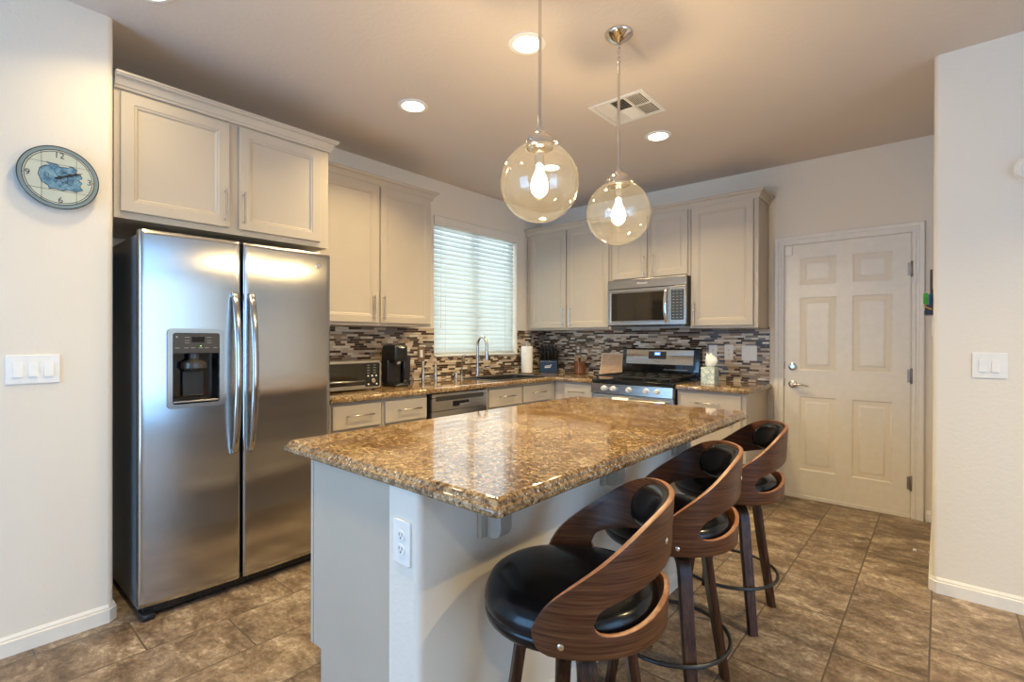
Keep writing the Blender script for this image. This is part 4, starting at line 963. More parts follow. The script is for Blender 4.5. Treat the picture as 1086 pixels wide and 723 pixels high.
def bulb_mat():
    m = bpy.data.materials.new('glowing_bulb'); m.use_nodes = True; nt = m.node_tree; nt.nodes.clear()
    o = node(nt, 'ShaderNodeOutputMaterial'); t = node(nt, 'ShaderNodeBsdfTransparent'); e = node(nt, 'ShaderNodeEmission'); a = node(nt, 'ShaderNodeAddShader')
    e.inputs[0].default_value = (1.0, 0.80, 0.52, 1); e.inputs[1].default_value = 4.5
    link(nt, t.outputs[0], a.inputs[0]); link(nt, e.outputs[0], a.inputs[1]); link(nt, a.outputs[0], o.inputs[0]); return m
M['bulb'] = bulb_mat()
pendant(2.31, -3.068, 'clear glass globe pendant nearest the camera end of the island')
pendant(2.315, -2.466, 'clear glass globe pendant over the far half of the island, with its canopy showing')

# ------------------------------------------------------------------ bar stools
def lerp(tab, a):
    for (a0, v0), (a1, v1) in zip(tab, tab[1:]):
        if a <= a1:
            t = (a - a0) / (a1 - a0); return v0 + (v1 - v0) * t
    return tab[-1][1]
def smooth_tab(tab):
    # Catmull-Rom resample of a table
    out = []
    for i in range(len(tab) - 1):
        p0 = tab[max(i - 1, 0)]; p1 = tab[i]; p2 = tab[i + 1]; p3 = tab[min(i + 2, len(tab) - 1)]
        for k in range(8):
            t = k / 8; h = p2[0] - p1[0]
            m1 = (p2[1] - p0[1]) / max(1e-6, p2[0] - p0[0]) * h; m2 = (p3[1] - p1[1]) / max(1e-6, p3[0] - p1[0]) * h
            v = (2 * t**3 - 3 * t * t + 1) * p1[1] + (t**3 - 2 * t * t + t) * m1 + (-2 * t**3 + 3 * t * t) * p2[1] + (t**3 - t * t) * m2
            out.append((p1[0] + h * t, v))
    out.append(tab[-1]); return out
T_U = smooth_tab([(0, .888), (18, .886), (32, .878), (45, .860), (58, .828), (73, .782), (91, .727), (102, .688), (109, .652), (113, .618)])
T_L = [(0, .566), (103, .566), (107, .570), (110, .578), (112, .590), (113, .608)]
T_OU = smooth_tab([(0, .752), (20, .744), (42, .722), (58, .704), (70, .688), (76, .672), (79, .645)])
T_OL = smooth_tab([(0, .655), (25, .642), (45, .625), (60, .617), (72, .619), (77, .629), (79, .645)])
def shell_r(z, off=0.0): return 0.236 + 0.05 * (z - 0.55) + off
def shell_mesh():
    bm = bmesh.new(); uv = bm.loops.layers.uv.new('UVMap')
    A = sorted({0, 4, 8, 12, 16, 20, 25, 30, 35, 40, 45, 50, 55, 60, 64, 68, 71, 74, 76, 77.5, 78.5, 79, 81, 84, 88, 92, 96, 100, 103, 105, 107, 108.5, 110, 111, 112, 112.6, 113})
    angs = [-a for a in A[:0:-1]] + A
    nl, nu = 4, 6; info = {}
    cols = []
    for an in angs:
        a = abs(an); L, U = lerp(T_L, a), lerp(T_U, a)
        if a < 79: ml, mu = lerp(T_OL, a), lerp(T_OU, a)
        else: ml = mu = L + (U - L) * ((0.645 - 0.566) / (0.764 - 0.566))
        zs = [L + (ml - L) * k / nl for k in range(nl + 1)] + [mu + (U - mu) * k / nu for k in range(nu + 1)]
        col = []
        for z in zs:
            r = shell_r(z); t = math.radians(an); v = bm.verts.new((r * math.cos(t), r * math.sin(t), z)); info[v] = (t * 0.24, z); col.append(v)
        cols.append(col)
    for c0, c1 in zip(cols, cols[1:]):
        for k in list(range(nl)) + list(range(nl + 1, nl + nu + 1)):
            f_ = bm.faces.new((c0[k], c1[k], c1[k + 1], c0[k + 1]))
            for lp in f_.loops: lp[uv].uv = info[lp.vert]
    bmesh.ops.remove_doubles(bm, verts=bm.verts, dist=2e-5)
    me = bpy.data.meshes.new('bentwood_back'); bm.to_mesh(me); bm.free()
    me.materials.append(M['shell']); me.materials.append(M['shell_edge'])
    me.polygons.foreach_set('use_smooth', [True] * len(me.polygons))
    return me
def make_stool():
    root = thing('bar_stool', 'bar stool', 'bar stool', (0, 0, 0), 'walnut bar stools along the island')
    sh = bpy.data.objects.new('bentwood_back', shell_mesh()); COL.objects.link(sh); sh.parent = root
    md_ = sh.modifiers.new('thickness', 'SOLIDIFY'); md_.thickness = 0.013; md_.offset = -1; md_.use_rim = True; md_.material_offset_rim = 1; md_.use_even_offset = True
    bv = sh.modifiers.new('soft_edge', 'BEVEL'); bv.width = 0.0025; bv.segments = 2; bv.limit_method = 'ANGLE'; bv.angle_limit = math.radians(50)
    # seat cushion: slightly oval, its front (local -x) free of the shell
    def ring(r, z, k=0.0):
        pts = []
        for q in range(48):
            t = 2 * PI * q / 48; rr = r
            c_, s_ = math.cos(t), math.sin(t); n_ = 2.25; q_ = (abs(c_)**n_ + abs(s_)**n_) ** (-1 / n_)
            x = rr * q_ * c_; y = rr * q_ * s_
            if x < 0: x *= 1.09
            lim = 0.216
            d = math.hypot(x, y)
            if x > -0.06 and d > lim: x *= lim / d; y *= lim / d
            pts.append((x, y, z))
        return pts
    mb = MB(); mb.loops([ring(r, z) for r, z in ((0.13, .553), (0.190, .553), (0.210, .556), (0.217, .564), (0.220, .577), (0.2195, .585), (0.217, .588), (0.2195, .591), (0.221, .600), (0.219, .616), (0.210, .635), (0.192, .648), (0.165, .656), (0.11, .662), (0.05, .664), (0.012, .662))])
    mb.build('seat_cushion', M['leather'], root, smooth=60)
    # back pad on the inside of the upper band
    mb = MB(); N, K = 28, 10; rings_o = []
    amax = 46
    outer_v = {}; 
    def edge(an):
        a = abs(an); u = lerp(T_U, a) - 0.008; l = lerp(T_OU, a) - 0.004
        t = a / amax; mid = (u + l) / 2; hgt = (u - l) / 2 * math.sqrt(max(0.0, 1 - t ** 4)); return mid - hgt, mid + hgt
    grid_i, grid_o = [], []
    for i in range(N + 1):
        an = -amax + 2 * amax * i / N; lo_, hi_ = edge(an); ci, co_ = [], []
        for k in range(K + 1):
            z = lo_ + (hi_ - lo_) * k / K
            s1 = 1 - abs(2 * k / K - 1) ** 3; s2 = 1 - abs(2 * i / N - 1) ** 6; th = 0.006 + 0.022 * math.sqrt(max(0, s1 * s2))
            t = math.radians(an); r0 = shell_r(z) - 0.0145; r1 = r0 - th
            co_.append(mb.bm.verts.new((r0 * math.cos(t), r0 * math.sin(t), z))); ci.append(mb.bm.verts.new((r1 * math.cos(t), r1 * math.sin(t), z)))
        grid_i.append(ci); grid_o.append(co_)
    for i in range(N):
        for k in range(K):
            mb.bm.faces.new((grid_i[i][k], grid_i[i + 1][k], grid_i[i + 1][k + 1], grid_i[i][k + 1])); mb.bm.faces.new((grid_o[i][k], grid_o[i][k + 1], grid_o[i + 1][k + 1], grid_o[i + 1][k]))
        for k in (0, K): mb.bm.faces.new((grid_i[i][k], grid_o[i][k], grid_o[i + 1][k], grid_i[i + 1][k]))
    for i in (0, N):
        for k in range(K): mb.bm.faces.new((grid_i[i][k], grid_i[i][k + 1], grid_o[i][k + 1], grid_o[i][k]))
    bmesh.ops.remove_doubles(mb.bm, verts=mb.bm.verts, dist=1e-5)
    mb.build('back_pad', M['leather'], root, smooth=70)
    for an, z in ((96, .594), (-96, .594), (30, .80), (-30, .80)):
        t = math.radians(an); r0 = shell_r(z); d = Vector((math.cos(t), math.sin(t), 0)); b_ = MB()
        b_.tube([d * (r0 - 0.001) + Vector((0, 0, z)), d * (r0 + 0.003) + Vector((0, 0, z)), d * (r0 + 0.0045) + Vector((0, 0, z))], [0.0075, 0.0075, 0.005], 14); b_.build('bolt', M['chrome'], root)
    return root
def make_base(root, rot):
    # swivel plate, four bentwood legs and ring do not turn with the seat: built at world angle minus seat rotation
    mb = MB(); mb.lathe([(0.10, .533), (0.105, .537), (0.105, .5525), (0.02, .5525)], n=28); mb.build('swivel_plate', M['black_metal'], root)
    for k in range(4):
        t = math.radians(45 + 90 * k) - rot; d = Vector((math.cos(t), math.sin(t), 0)); n_ = Vector((-d.y, d.x, 0))
        path = [(0.012, .524), (0.07, .524), (0.105, .521), (0.128, .509), (0.141, .489), (0.148, .460), (0.165, .34), (0.190, .19), (0.221, .0)]
        path = [path[0]] + path[1:]
        rings = []
        for i, (r, z) in enumerate(path):
            a = Vector(path[max(i - 1, 0)]); b = Vector(path[min(i + 1, len(path) - 1)]); tn = (b - a).normalized(); nn = Vector((-tn.y, tn.x)) if True else None
            w = 0.0235 if z > 0.3 else 0.0235 - 0.004 * (0.3 - z) / 0.3; th = 0.0135
            ring = []
            for su, sv in ((-1, -.6), (-.6, -1), (.6, -1), (1, -.6), (1, .6), (.6, 1), (-.6, 1), (-1, .6)):
                rr = r + nn.x * th * sv; zz = z + nn.y * th * sv
                if i == len(path) - 1: zz = 0.0
                wq = w * (su if abs(su) == 1 else math.copysign(0.85, su)); p = d * rr + n_ * wq + Vector((0, 0, zz)); ring.append(p)
            rings.append(ring)
        mb = MB(); mb.loops(rings); mb.build('leg', M['leg'], root, smooth=40)
    mb = MB(); mb.tube([(0.214 * math.cos(2 * PI * q / 56), 0.214 * math.sin(2 * PI * q / 56), 0.195) for q in range(56)], 0.0075, 10, True); mb.build('foot_ring', M['black_metal'], root)
seat_proto = make_stool()
stools = [(2.730, -3.452, 32, 'walnut bar stool with black seat nearest the camera'), (2.702, -2.785, 36, 'middle walnut bar stool with black seat along the island'), (2.702, -2.105, 32, 'walnut bar stool with black seat nearest the white door')]
for i, (x, y, a, lab) in enumerate(stools):
    s_ = seat_proto if i == 0 else copy_tree(seat_proto)
    s_.location = (x, y, 0); s_.rotation_euler = (0, 0, math.radians(a)); s_['label'] = lab
    stools[i] = (s_, a)
for s_, a in stools: make_base(s_, math.radians(a))

# ------------------------------------------------------------------ counter things
# toaster oven
O = (0.28, -2.71, 0.914); to = thing('toaster_oven', 'silver toaster oven on the counter beside the refrigerator', 'toaster oven', O)
mb = MB(); mb.box(0.09, 0.395, -2.945, -2.478, 0.930, 1.118, 0.012, 3); mb.build('body', M['steel_x'], to, O)
fr = FX(0.396)
mb = MB()
ro = rrect(-2.95, -2.474, 0.926, 1.122, 0.022, 5); ri = rrect(-2.936, -2.488, 0.940, 1.108, 0.014, 5)
mb.loops([[P3(fr, u, v, -0.004) for u, v in ro], [P3(fr, u, v, 0.022) for u, v in ro], [P3(fr, u, v, 0.025) for u, v in rrect(-2.947, -2.477, 0.929, 1.119, 0.02, 5)], [P3(fr, u, v, 0.025) for u, v in ri], [P3(fr, u, v, 0.010) for u, v in ri]], True, True); mb.build('front_bezel', M['nickel'], to, O, 40)
mb = MB(); mb.prism([(-2.934, 0.953), (-2.60, 0.953), (-2.60, 1.106), (-2.934, 1.106)], fr, 0.0102, 0.018); td = mb.build('glass_door', M['dark_glass'], to, O)
mb = MB(); mb.prism([(-2.934, 0.942), (-2.60, 0.942), (-2.60, 0.9525), (-2.934, 0.9525)], fr, 0.0102, 0.016); mb.build('crumb_tray_front', M['nickel'], to, O)
mb = MB(); mb.tube([P3(fr, -2.92, 0.985, 0.04), P3(fr, -2.62, 0.985, 0.04)], 0.006, 10)
for u in (-2.90, -2.64): mb.tube([P3(fr, u, 0.985, 0.017), P3(fr, u, 0.985, 0.04)], 0.004, 8)
mb.build('handle', M['nickel'], td, O)
mb = MB(); mb.prism([(-2.598, 0.942), (-2.490, 0.942), (-2.490, 1.106), (-2.598, 1.106)], fr, 0.0102, 0.017); cpn = mb.build('control_panel', M['black'], to, O)
mb = MB()
for r_ in range(4):
    for u in (-2.575, -2.525): mb.prism([(u - 0.010, 1.035 + r_ * 0.018), (u + 0.010, 1.035 + r_ * 0.018), (u + 0.010, 1.039 + r_ * 0.018), (u - 0.010, 1.039 + r_ * 0.018)], fr, 0.0172, 0.0176)
mb.build('panel_markings', mk, to, O)
mb = MB()
for u, v in ((-2.578, 1.016), (-2.545, 1.016), (-2.512, 1.016), (-2.575, 0.957), (-2.508, 0.957)): mb.prism(circ(u, v, 0.006, 12), fr, 0.017, 0.021)
mb.build('buttons', M['plastic'], to, O)
mb = MB(); mb.lathe([(0.017, 0.413), (0.017, 0.428), (0.013, 0.432)], (0, -2.542, 0.982), 'X', 20); mb.build('dial', M['nickel'], to, O)
for x in (0.12, 0.37):
    for y in (-2.92, -2.505): mb = MB(); mb.lathe([(0.012, 0.914), (0.012, 0.931)], (x, y, 0), n=12); mb.build('foot', M['black'], to, O)

# coffee maker
O = (0.28, -2.25, 0.914); cm = thing('coffee_maker', 'black single-serve coffee maker beside the toaster oven', 'coffee maker', O)
CY0, CY1 = -2.318, -2.19
mb = MB(); mb.box(0.19, 0.375, CY0, CY1, 0.914, 0.933, 0.008, 3); mb.box(0.19, 0.275, CY0, CY1, 0.93, 1.20, 0.012, 3); mb.build('body', M['black'], cm, O, 40)
mb = MB(); mb.box(0.195, 0.365, CY0 + 0.001, CY1 - 0.001, 1.105, 1.232, 0.020, 4); hd = mb.build('brew_head', M['black'], cm, O, 40)
mb = MB(); mb.tube([(0.345, CY0 + 0.03, 1.222), (0.37, CY0 + 0.04, 1.213), (0.378, -2.254, 1.208), (0.37, CY1 - 0.04, 1.213), (0.345, CY1 - 0.03, 1.222)], 0.007, 10); mb.build('handle', M['nickel'], cm, O)
mb = MB(); mb.lathe([(0.024, 1.105), (0.022, 1.085), (0.010, 1.082)], (0.32, -2.254, 0), n=20); mb.build('nozzle', M['nickel'], cm, O)
mb = MB(); mb.lathe([(0.045, 0.9332), (0.045, 0.939), (0.04, 0.941)], (0.325, -2.254, 0), n=28); mb.build('drip_tray', M['black_metal'], cm, O)
mb = MB(); mb.box(0.21, 0.30, CY1 + 0.004, -2.115, 0.96, 1.15, 0.012, 3); mb.build('water_tank', simple('smoked_tank', (0.02, 0.018, 0.018), 0.1), cm, O, 40)
mb = MB(); mb.box(0.21, 0.30, CY1 + 0.004, -2.115, 0.914, 0.958, 0.008, 3); mb.build('tank_base', M['black'], cm, O, 40)
mb = MB(); mb.box(0.22, 0.29, -2.29, -2.22, 1.2322, 1.239, 0.003); mb.build('button_panel', M['nickel'], cm, O)

# two-post rack
O = (0.115, -1.775, 0.914); rk = thing('paper_holder', 'silver two-post holder standing left of the window end', 'holder', O)
for y in (-1.845, -1.705):
    mb = MB(); mb.tube([(0.115, y, 0.9145), (0.115, y, 1.083), (0.115, y, 1.088)], [0.0135, 0.0135, 0.010], 16); mb.build('post', M['nickel'], rk, O)
mb = MB(); mb.tube([(0.115, -1.845, 0.955), (0.115, -1.705, 0.955)], 0.007, 10); mb.build('cross_bar', M['nickel'], rk, O)

# paper towel roll
O = (0.142, -0.468, 0.914); pt = thing('paper_towel_holder', 'upright paper towel roll on its holder in the counter corner', 'paper towel', O)
mb = MB(); mb.lathe([(0.075, 0.914), (0.075, 0.922), (0.07, 0.925), (0.01, 0.926)], (O[0], O[1], 0), n=32); mb.build('base', M['cab_dark'], pt, O)
mb = MB(); mb.lathe([(0.007, 0.925), (0.007, 1.222), (0.011, 1.226), (0.011, 1.236), (0.004, 1.242)], (O[0], O[1], 0), n=14); mb.build('rod', M['nickel'], pt, O)
mb = MB(); mb.lathe([(0.02, 0.927), (0.060, 0.927), (0.0605, 0.93), (0.0605, 1.202), (0.060, 1.205), (0.02, 1.205), (0.02, 0.927)], (O[0], O[1], 0), n=40, cap0=False, cap1=False); mb.build('paper_roll', M['paper'], pt, O, 40)

# knife block
O = (0.185, -0.13, 0.914); kb = thing('knife_block', 'black knife block with blue front in the counter corner', 'knife block', O)
fk = ((0.085, 0, 0), (0, 1, 0), (0, 0, 1), (1, 0, 0))
ang = math.radians(0)
mb = MB(); mb.prism([(-0.20, 0.9145), (-0.06, 0.9145), (-0.06, 1.11), (-0.20, 1.045)], fk, 0, 0.198, 0.004); mb.build('block', M['black'], kb, O)
navy = simple('navy_block_front', (0.010, 0.030, 0.065), 0.35)
mb = MB(); mb.prism(rrect(0.092, 0.276, 0.922, 1.030, 0.004, 3), FY(-0.2005), 0, 0.003); mb.build('front_plate', navy, kb, O)
mb = MB(); mb.prism([(0.094, 1.032), (0.274, 1.032), (0.274, 1.042), (0.094, 1.042)], FY(-0.2005), 0, 0.002)
mb.build('top_strip', M['black'], kb, O)
mb = MB()
for k in range(8): mb.prism(circ(0.105 + k * 0.0225, 1.0365, 0.0036, 10), FY(-0.2005), 0.002, 0.0035)
mb.build('strip_studs', M['nickel'], kb, O)
# emblem: slanted strokes below a swoosh
mb = MB(); fE = FY(-0.2038)
mb.prism([(0.142, 0.965), (0.205, 0.970), (0.215, 0.982), (0.150, 0.977)], fE, 0, 0.0005)
sw = [(0.138, 0.976), (0.150, 0.988), (0.175, 0.992), (0.200, 0.994), (0.222, 1.006), (0.219, 0.996), (0.205, 0.988), (0.178, 0.986), (0.152, 0.983)]
mb.prism(sw, fE, 0, 0.0005); mb.build('emblem', M['plastic'], kb, O)
for r_ in range(3):
    for k in range(5):
        u = 0.106 + k * 0.039; y0 = -0.165 + r_ * 0.04; z0 = 1.045 + (y0 + 0.20) / 0.14 * 0.065
        L_ = (0.10, 0.115, 0.125)[r_]; b_ = MB(); nv = Vector((0, -0.42, 0.91)); p0 = Vector((u, y0, z0)); sd = Vector((0.0115, 0, 0)); fd = Vector((0, 0.91, 0.42)) * 0.014
        b_.loops([[p0 + nv * q + sd * (a * s) + fd * (c * s) for a, c in ((-1, -1), (1, -1), (1, 1), (-1, 1))] for q, s in ((0.0005, 0.8), (0.02, 0.9), (L_ * 0.6, 0.85), (L_ - 0.008, 1.1), (L_, 0.8))]); b_.build('knife_handle', M['black'], kb, O, 30)

kb.rotation_euler = (0, 0, math.radians(30))

# utensil jar with tools
O = (0.575, -0.115, 0.914)
amber = simple('amber_jar', (0.17, 0.062, 0.022), 0.12, var=0.4, vscale=35, coat=0.4)
uj = thing('utensil_jar', 'amber brown jar of wooden utensils left of the cutting board', 'jar', O)
mb = MB(); mb.lathe([(0.045, 0.9145), (0.060, 0.918), (0.063, 0.95), (0.060, 1.03), (0.062, 1.045), (0.056, 1.045), (0.054, 1.02), (0.056, 0.95), (0.04, 0.925)], (O[0], O[1], 0), n=28); mb.build('jar_body', amber, uj, O, 50)
wood_t = simple('light_wood', (0.42, 0.25, 0.11), 0.5, var=0.2, vscale=40)
for k, (dx, dy, h, kind) in enumerate(((-0.03, 0.01, 0.185, 0), (0.012, -0.02, 0.165, 1), (0.03, 0.02, 0.175, 0), (-0.005, 0.03, 0.2, 1))):
    mb = MB(); b0 = Vector((O[0] + dx * 0.5, O[1] + dy * 0.5, 0.93)); b1 = Vector((O[0] + dx * 1.5, O[1] + dy * 1.5, 0.914 + h))
    mb.tube([b0, b0.lerp(b1, 0.72), b0.lerp(b1, 0.80), b0.lerp(b1, 0.92), b1], [0.0055, 0.0055, 0.011, 0.016, 0.007] if kind == 0 else [0.0055, 0.0055, 0.008, 0.0115, 0.009], 10)
    tag(mb.build('wooden_spoon' if kind == 0 else 'spatula', wood_t if k != 1 else M['leg'], None, (O[0] + dx, O[1] + dy, 0.93), 50), ['light wooden spoon leaning left in the amber utensil jar', 'dark wooden spatula at the front of the amber utensil jar', 'light wooden spoon leaning right in the amber utensil jar', 'light wooden spatula at the back of the amber utensil jar'][k], 'utensil', 'utensils in the amber jar')

# cutting board leaning on the backsplash
O = (0.925, -0.05, 0.914); th = math.radians(10)
fb = (Vector((0, -0.062, 0.9155)), Vector((1, 0, 0)), Vector((0, math.sin(th), math.cos(th))), Vector((0, -math.cos(th), math.sin(th))))
cb = thing('cutting_board', 'engraved wooden board with pale frame leaning on the backsplash', 'cutting board', O)
mb = MB(); mb.prism(rrect(0.79, 1.052, 0.0, 0.226, 0.008, 4), fb, -0.003, 0.010, 0.002); mb.build('frame', simple('pale_birch', (0.66, 0.52, 0.36), 0.5, var=0.08), cb, O)
mb = MB(); mb.prism(rrect(0.808, 1.034, 0.012, 0.212, 0.004, 3), fb, 0.0102, 0.0125); mb.build('panel', simple('board_wood', (0.55, 0.34, 0.19), 0.5, var=0.15, vscale=25), cb, O)
brn = simple('engraving', (0.22, 0.11, 0.05), 0.6)
mb = MB()
for k, (a, b_) in enumerate(((0.14, 0.86), (0.10, 0.88), (0.16, 0.80), (0.12, 0.90), (0.14, 0.84), (0.20, 0.78))):
    v = 0.185 - k * 0.026; u = 0.808 + 0.226 * a; e = 0.808 + 0.226 * b_
    while u < e:
        w = random.uniform(0.010, 0.030); pts = [(u + q * w / 6, v + random.uniform(-0.004, 0.004)) for q in range(7)]
        mb.tube([P3(fb, a_, c_, 0.0128) for a_, c_ in pts], 0.0008, 4); u += w + 0.008
mb.build('engraved_script', brn, cb, O)

# tissue box
O = (2.015, -0.36, 0.914); tb = thing('tissue_box', 'pale teal tissue box with a tissue pulled up, on the right counter', 'tissue box', O)
def tis_mat():
    m, nt, b = new_mat('teal_floral_card'); co = obj_co(nt)
    n = noise(nt, co, 42, 4, 0.6, 1.5); c = ramp(nt, n, [(0.42, (0.36, 0.48, 0.43)), (0.50, (0.50, 0.60, 0.54)), (0.56, (0.80, 0.82, 0.76))]); link(nt, c, b.inputs['Base Color']); b.inputs['Roughness'].default_value = 0.55; return m
mb = MB(); mb.box(1.960, 2.068, -0.415, -0.307, 0.914, 1.050, 0.002); mb.build('box', tis_mat(), tb, O)
mb = MB(); mb.prism(rrect(1.985, 2.048, -0.375, -0.342, 0.015, 5), ((0, 0, 1.0502), (1, 0, 0), (0, 1, 0), (0, 0, 1)), 0, 0.0006); mb.build('opening', M['dark_panel'], tb, O)
mb = MB(); rings = []
for k in range(9):
    t = k / 8; w = 0.026 + 0.026 * math.sin(PI * min(1, t * 1.1)) - 0.010 * t; z = 1.051 + 0.105 * t; ring = []
    for q in range(20):
        a = 2 * PI * q / 20; r = w * (1 + 0.28 * math.sin(3 * a + 2 * t) * (0.4 + t)); ring.append((2.015 + r * math.cos(a) + 0.012 * t * math.sin(5 * t), -0.358 + 0.5 * r * math.sin(a), z + 0.012 * t * math.sin(2 * a + 1)))
    rings.append(ring)
mb.loops(rings); mb.build('tissue', M['paper'], tb, O, 70)

# ------------------------------------------------------------------ wall clock
O = (CWX, -4.229, 1.950); ck = thing('wall_clock', 'round glass wall clock with blue fish picture on the left wall', 'clock', O)
fc = ((CWX, -4.229, 1.950), (0, 1, 0), (0, 0, 1), (1, 0, 0)); Rc = 0.131
mb = MB(); mb.lathe([(0.03, CWX + 0.0005), (0.03, CWX + 0.018)], (0, O[1], O[2]), 'X', 20); mb.build('movement', M['black'], ck, O)
rimc = simple('clock_rim', (0.20, 0.26, 0.27), 0.15, coat=0.5)
mb = MB(); mb.lathe([(Rc - 0.003, CWX + 0.0185), (Rc, CWX + 0.020), (Rc, CWX + 0.024), (Rc - 0.002, CWX + 0.0255)], (0, O[1], O[2]), 'X', 64); mb.build('rim', rimc, ck, O, 30)
facec = simple('clock_face', (0.50, 0.53, 0.45), 0.15, var=0.06, vscale=14, coat=0.5)
W0 = 0.0257
mb = MB(); mb.prism(circ(0, 0, Rc * 0.865, 56), fc, W0, W0 + 0.0006); mb.build('face', facec, ck, O, 0)
ink = simple('clock_ink', (0.012, 0.012, 0.014), 0.4)
mb = MB(); fcv = fc
def ring_flat(r, w):
    mb.tube([P3(fc, r * math.cos(2 * PI * q / 64), r * math.sin(2 * PI * q / 64), W0 + 0.0008) for q in range(64)], w, 4, True)
ring_flat(Rc * 0.985, 0.0015); ring_flat(Rc * 0.865, 0.0013); ring_flat(Rc * 0.815, 0.0011)
for k in range(12):
    t = PI * k / 6; mb.tube([P3(fc, Rc * .83 * math.cos(t), Rc * .83 * math.sin(t), W0 + 0.0008), P3(fc, Rc * .86 * math.cos(t), Rc * .86 * math.sin(t), W0 + 0.0008)], 0.0010, 4)
for s_, lim in ((-0.42, 0.70), (0.42, 0.70)):
    mb.tube([P3(fc, s_ * Rc, -lim * Rc, W0 + 0.0008), P3(fc, s_ * Rc, lim * Rc, W0 + 0.0008)], 0.0006, 4); mb.tube([P3(fc, -lim * Rc, s_ * Rc, W0 + 0.0008), P3(fc, lim * Rc, s_ * Rc, W0 + 0.0008)], 0.0006, 4)
mb.build('dial_lines', ink, ck, O, 0)
def blue_mat():
    m, nt, b = new_mat('clock_blue'); n = noise(nt, obj_co(nt), 38, 5, 0.6)
    c = ramp(nt, n, [(0.35, (0.05, 0.12, 0.20)), (0.52, (0.14, 0.27, 0.37)), (0.66, (0.25, 0.38, 0.44))]); link(nt, c, b.inputs['Base Color']); b.inputs['Roughness'].default_value = 0.2; return m
shape = [(-.50, .02), (-.46, .22), (-.34, .33), (-.22, .36), (-.30, .46), (-.05, .42), (.02, .36), (.22, .38), (.28, .45), (.44, .36), (.40, .24), (.52, .22), (.56, .10), (.46, .02), (.56, -.06), (.50, -.18), (.58, -.30), (.40, -.40), (.20, -.36), (.10, -.42), (-.10, -.38), (-.24, -.42), (-.26, -.32), (-.42, -.22)]
pts = [(u * Rc, v * Rc * 0.95) for u, v in shape]
mb = MB(); mb.prism(pts, fc, W0 + 0.0007, W0 + 0.0012); mb.build('fish_picture', blue_mat(), ck, O, 0)
mb = MB(); mb.tube([P3(fc, u, v, W0 + 0.0013) for u, v in pts], 0.0011, 4, True)
mb.tube([P3(fc, -0.3 * Rc + 0.05 * Rc * math.cos(2 * PI * q / 16), 0.02 * Rc + 0.09 * Rc * math.sin(2 * PI * q / 16), W0 + 0.0013) for q in range(16)], 0.0008, 4, True)
for a, b_ in (((-.12, .2), (.1, -.2)), ((.1, .2), (-.1, -.18)), ((.02, .24), (.34, .1)), ((.0, -.1), (.36, -.2)), ((.2, .15), (.2, -.15))): mb.tube([P3(fc, a[0] * Rc, a[1] * Rc, W0 + 0.0013), P3(fc, b_[0] * Rc, b_[1] * Rc, W0 + 0.0013)], 0.0009, 4)
mb.build('picture_outline', ink, ck, O, 0)
for txt, u, v in (('12', 0.0, 0.70), ('6', 0.03, -0.72), ('9', -0.74, 0.0), ('3', 0.74, 0.0)):
    text_mesh('numeral', txt, 0.034, (P3(fc, u * Rc, v * Rc, W0 + 0.0008), (0, 1, 0), (0, 0, 1), (1, 0, 0)), ink, ck, O, 0.0004)
def hand(name, deg, L, w, lift):
    a = math.radians(90 - deg); d = (math.cos(a), math.sin(a)); n_ = (-d[1], d[0]); q = lambda l, s: (d[0] * l + n_[0] * s, d[1] * l + n_[1] * s)
    mb = MB(); mb.prism([q(-0.12 * Rc, -w), q(L * 0.55, -w), q(L * 0.7, -w * 2.2), q(L * 0.8, -w), q(L, -w * 0.3), q(L, w * 0.3), q(L * 0.8, w), q(L * 0.7, w * 2.2), q(L * 0.55, w), q(-0.12 * Rc, w)], fc, W0 + lift, W0 + lift + 0.001); mb.build(name, M['black'], ck, O, 0)
hand('hour_hand', 64, Rc * 0.42, 0.0034, 0.003); hand('minute_hand', 66, Rc * 0.62, 0.0024, 0.005)
mb = MB(); mb.prism(circ(0, 0, 0.006, 16), fc, W0 + 0.0012, W0 + 0.008); mb.build('hand_hub', M['black'], ck, O)

# ------------------------------------------------------------------ wall things by the door
O = (XR, -0.60, 1.45); kr = thing('key_rack', 'small black wall rack with colourful keys beside the door', 'key rack', O)
fK = ((XR, 0, 0), (0, 1, 0), (0, 0, 1), (-1, 0, 0))
mb = MB(); mb.prism([(-0.68, 1.430), (-0.52, 1.430), (-0.52, 1.492), (-0.68, 1.492)], fK, 0.0005, 0.044, 0.004); mb.build('pouch', M['black'], kr, O)
mb = MB(); mb.prism([(-0.67, 1.494), (-0.53, 1.494), (-0.55, 1.56), (-0.60, 1.590), (-0.65, 1.552)], fK, 0.0005, 0.009, 0.003); mb.build('back_flap', M['black'], kr, O)
mb = MB(); mb.lathe([(0.004, 0.0), (0.006, 0.003), (0.006, 0.21), (0.004, 0.215)], (XR - 0.016, -0.60, 1.494), n=10); mb.build('rod', simple('dark_bronze', (0.10, 0.07, 0.05), 0.35, metal=0.6), kr, O)
mb = MB(); mb.prism([(-0.665, 1.494), (-0.63, 1.497), (-0.625, 1.553), (-0.655, 1.562), (-0.68, 1.53)], fK, 0.028, 0.052, 0.006); mb.build('green_key', simple('green_plastic', (0.06, 0.42, 0.06), 0.35), kr, O)
mb = MB(); mb.prism([(-0.615, 1.494), (-0.575, 1.494), (-0.570, 1.560), (-0.61, 1.560)], fK, 0.0095, 0.027, 0.004); mb.build('blue_key', simple('blue_plastic', (0.03, 0.22, 0.50), 0.35), kr, O)
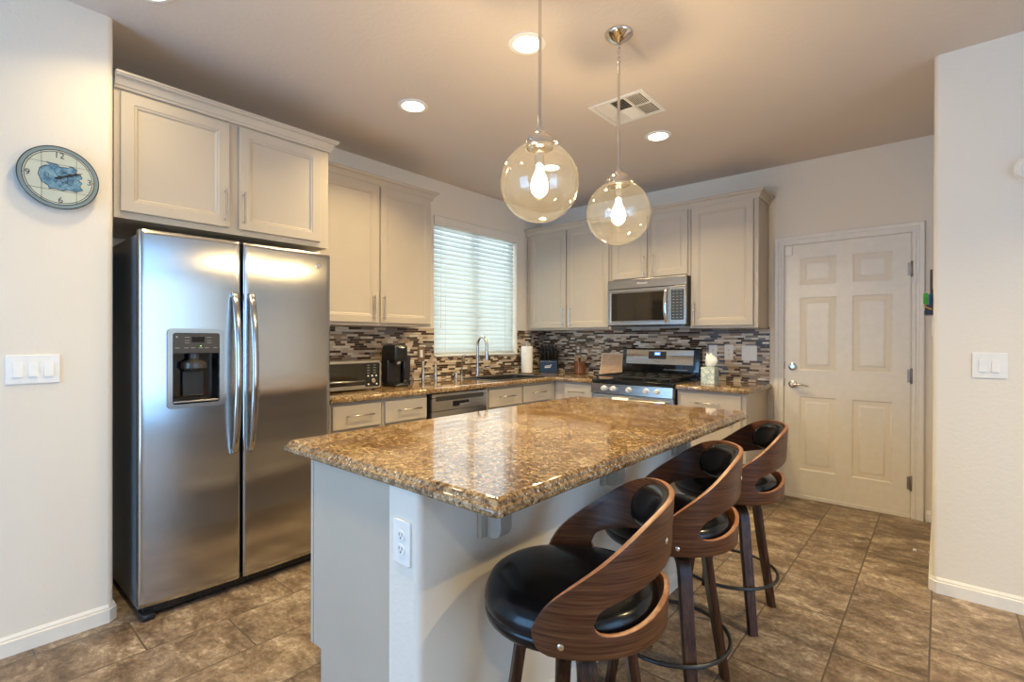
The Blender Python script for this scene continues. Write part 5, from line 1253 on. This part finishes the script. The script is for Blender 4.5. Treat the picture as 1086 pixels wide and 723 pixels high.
mb = MB(); mb.tube([(XR - 0.049, -0.684, 1.486), (XR - 0.040, -0.686, 1.478), (XR - 0.026, -0.686, 1.468), (XR - 0.012, -0.686, 1.462)], 0.004, 8); mb.build('yellow_cord', simple('yellow_cord', (0.60, 0.36, 0.04), 0.5), kr, O)
mb = MB(); mb.prism(rrect(-0.66, -0.54, 1.432, 1.455, 0.004, 3), fK, 0.0442, 0.048); mb.build('blue_tag', simple('slate_plastic', (0.05, 0.08, 0.12), 0.35), kr, O)
mb = MB(); mb.prism(rrect(-0.64, -0.575, 1.300, 1.424, 0.004, 3), fK, 0.0005, 0.012, 0.002); tag(mb.build('wall_sensor', M['plastic'], None, (XR, -0.60, 1.30)), 'narrow white box on the wall below the key rack', 'sensor')
O = (XR - 0.014, -0.86, 0.06); ds = thing('door_stop', 'spring door stop with white tip on the baseboard', 'door stop', O)
mb = MB(); mb.lathe([(0.012, XR - 0.0142), (0.012, XR - 0.019), (0.005, XR - 0.021)], (0, -0.86, 0.06), 'X', 14)
mb.tube([(XR - 0.018 - 0.055 * k / 70, -0.86 + 0.0045 * math.cos(k * 0.9), 0.06 + 0.0045 * math.sin(k * 0.9)) for k in range(71)], 0.0012, 5); mb.build('spring', M['nickel'], ds, O)
mb = MB(); mb.lathe([(0.006, XR - 0.072), (0.0075, XR - 0.076), (0.0075, XR - 0.086), (0.004, XR - 0.089)], (0, -0.86, 0.06), 'X', 14); mb.build('rubber_tip', M['plastic'], ds, O)
O = (3.785, YR, 2.075); sd = thing('smoke_alarm', 'round white wall sensor high on the right wall', 'smoke alarm', O)
mb = MB(); mb.lathe([(0.062, YR - 0.0005), (0.062, YR - 0.006), (0.056, YR - 0.010), (0.056, YR - 0.026), (0.048, YR - 0.034), (0.01, YR - 0.036)], (O[0], 0, O[2]), 'Y', 40); mb.build('housing', M['plastic'], sd, O, 40)
mb = MB(); mb.tube([(O[0] + 0.036 * math.cos(2 * PI * q / 32), YR - 0.0355, O[2] + 0.036 * math.sin(2 * PI * q / 32)) for q in range(32)], 0.002, 6, True); mb.build('vent_ring', M['trim'], sd, O)
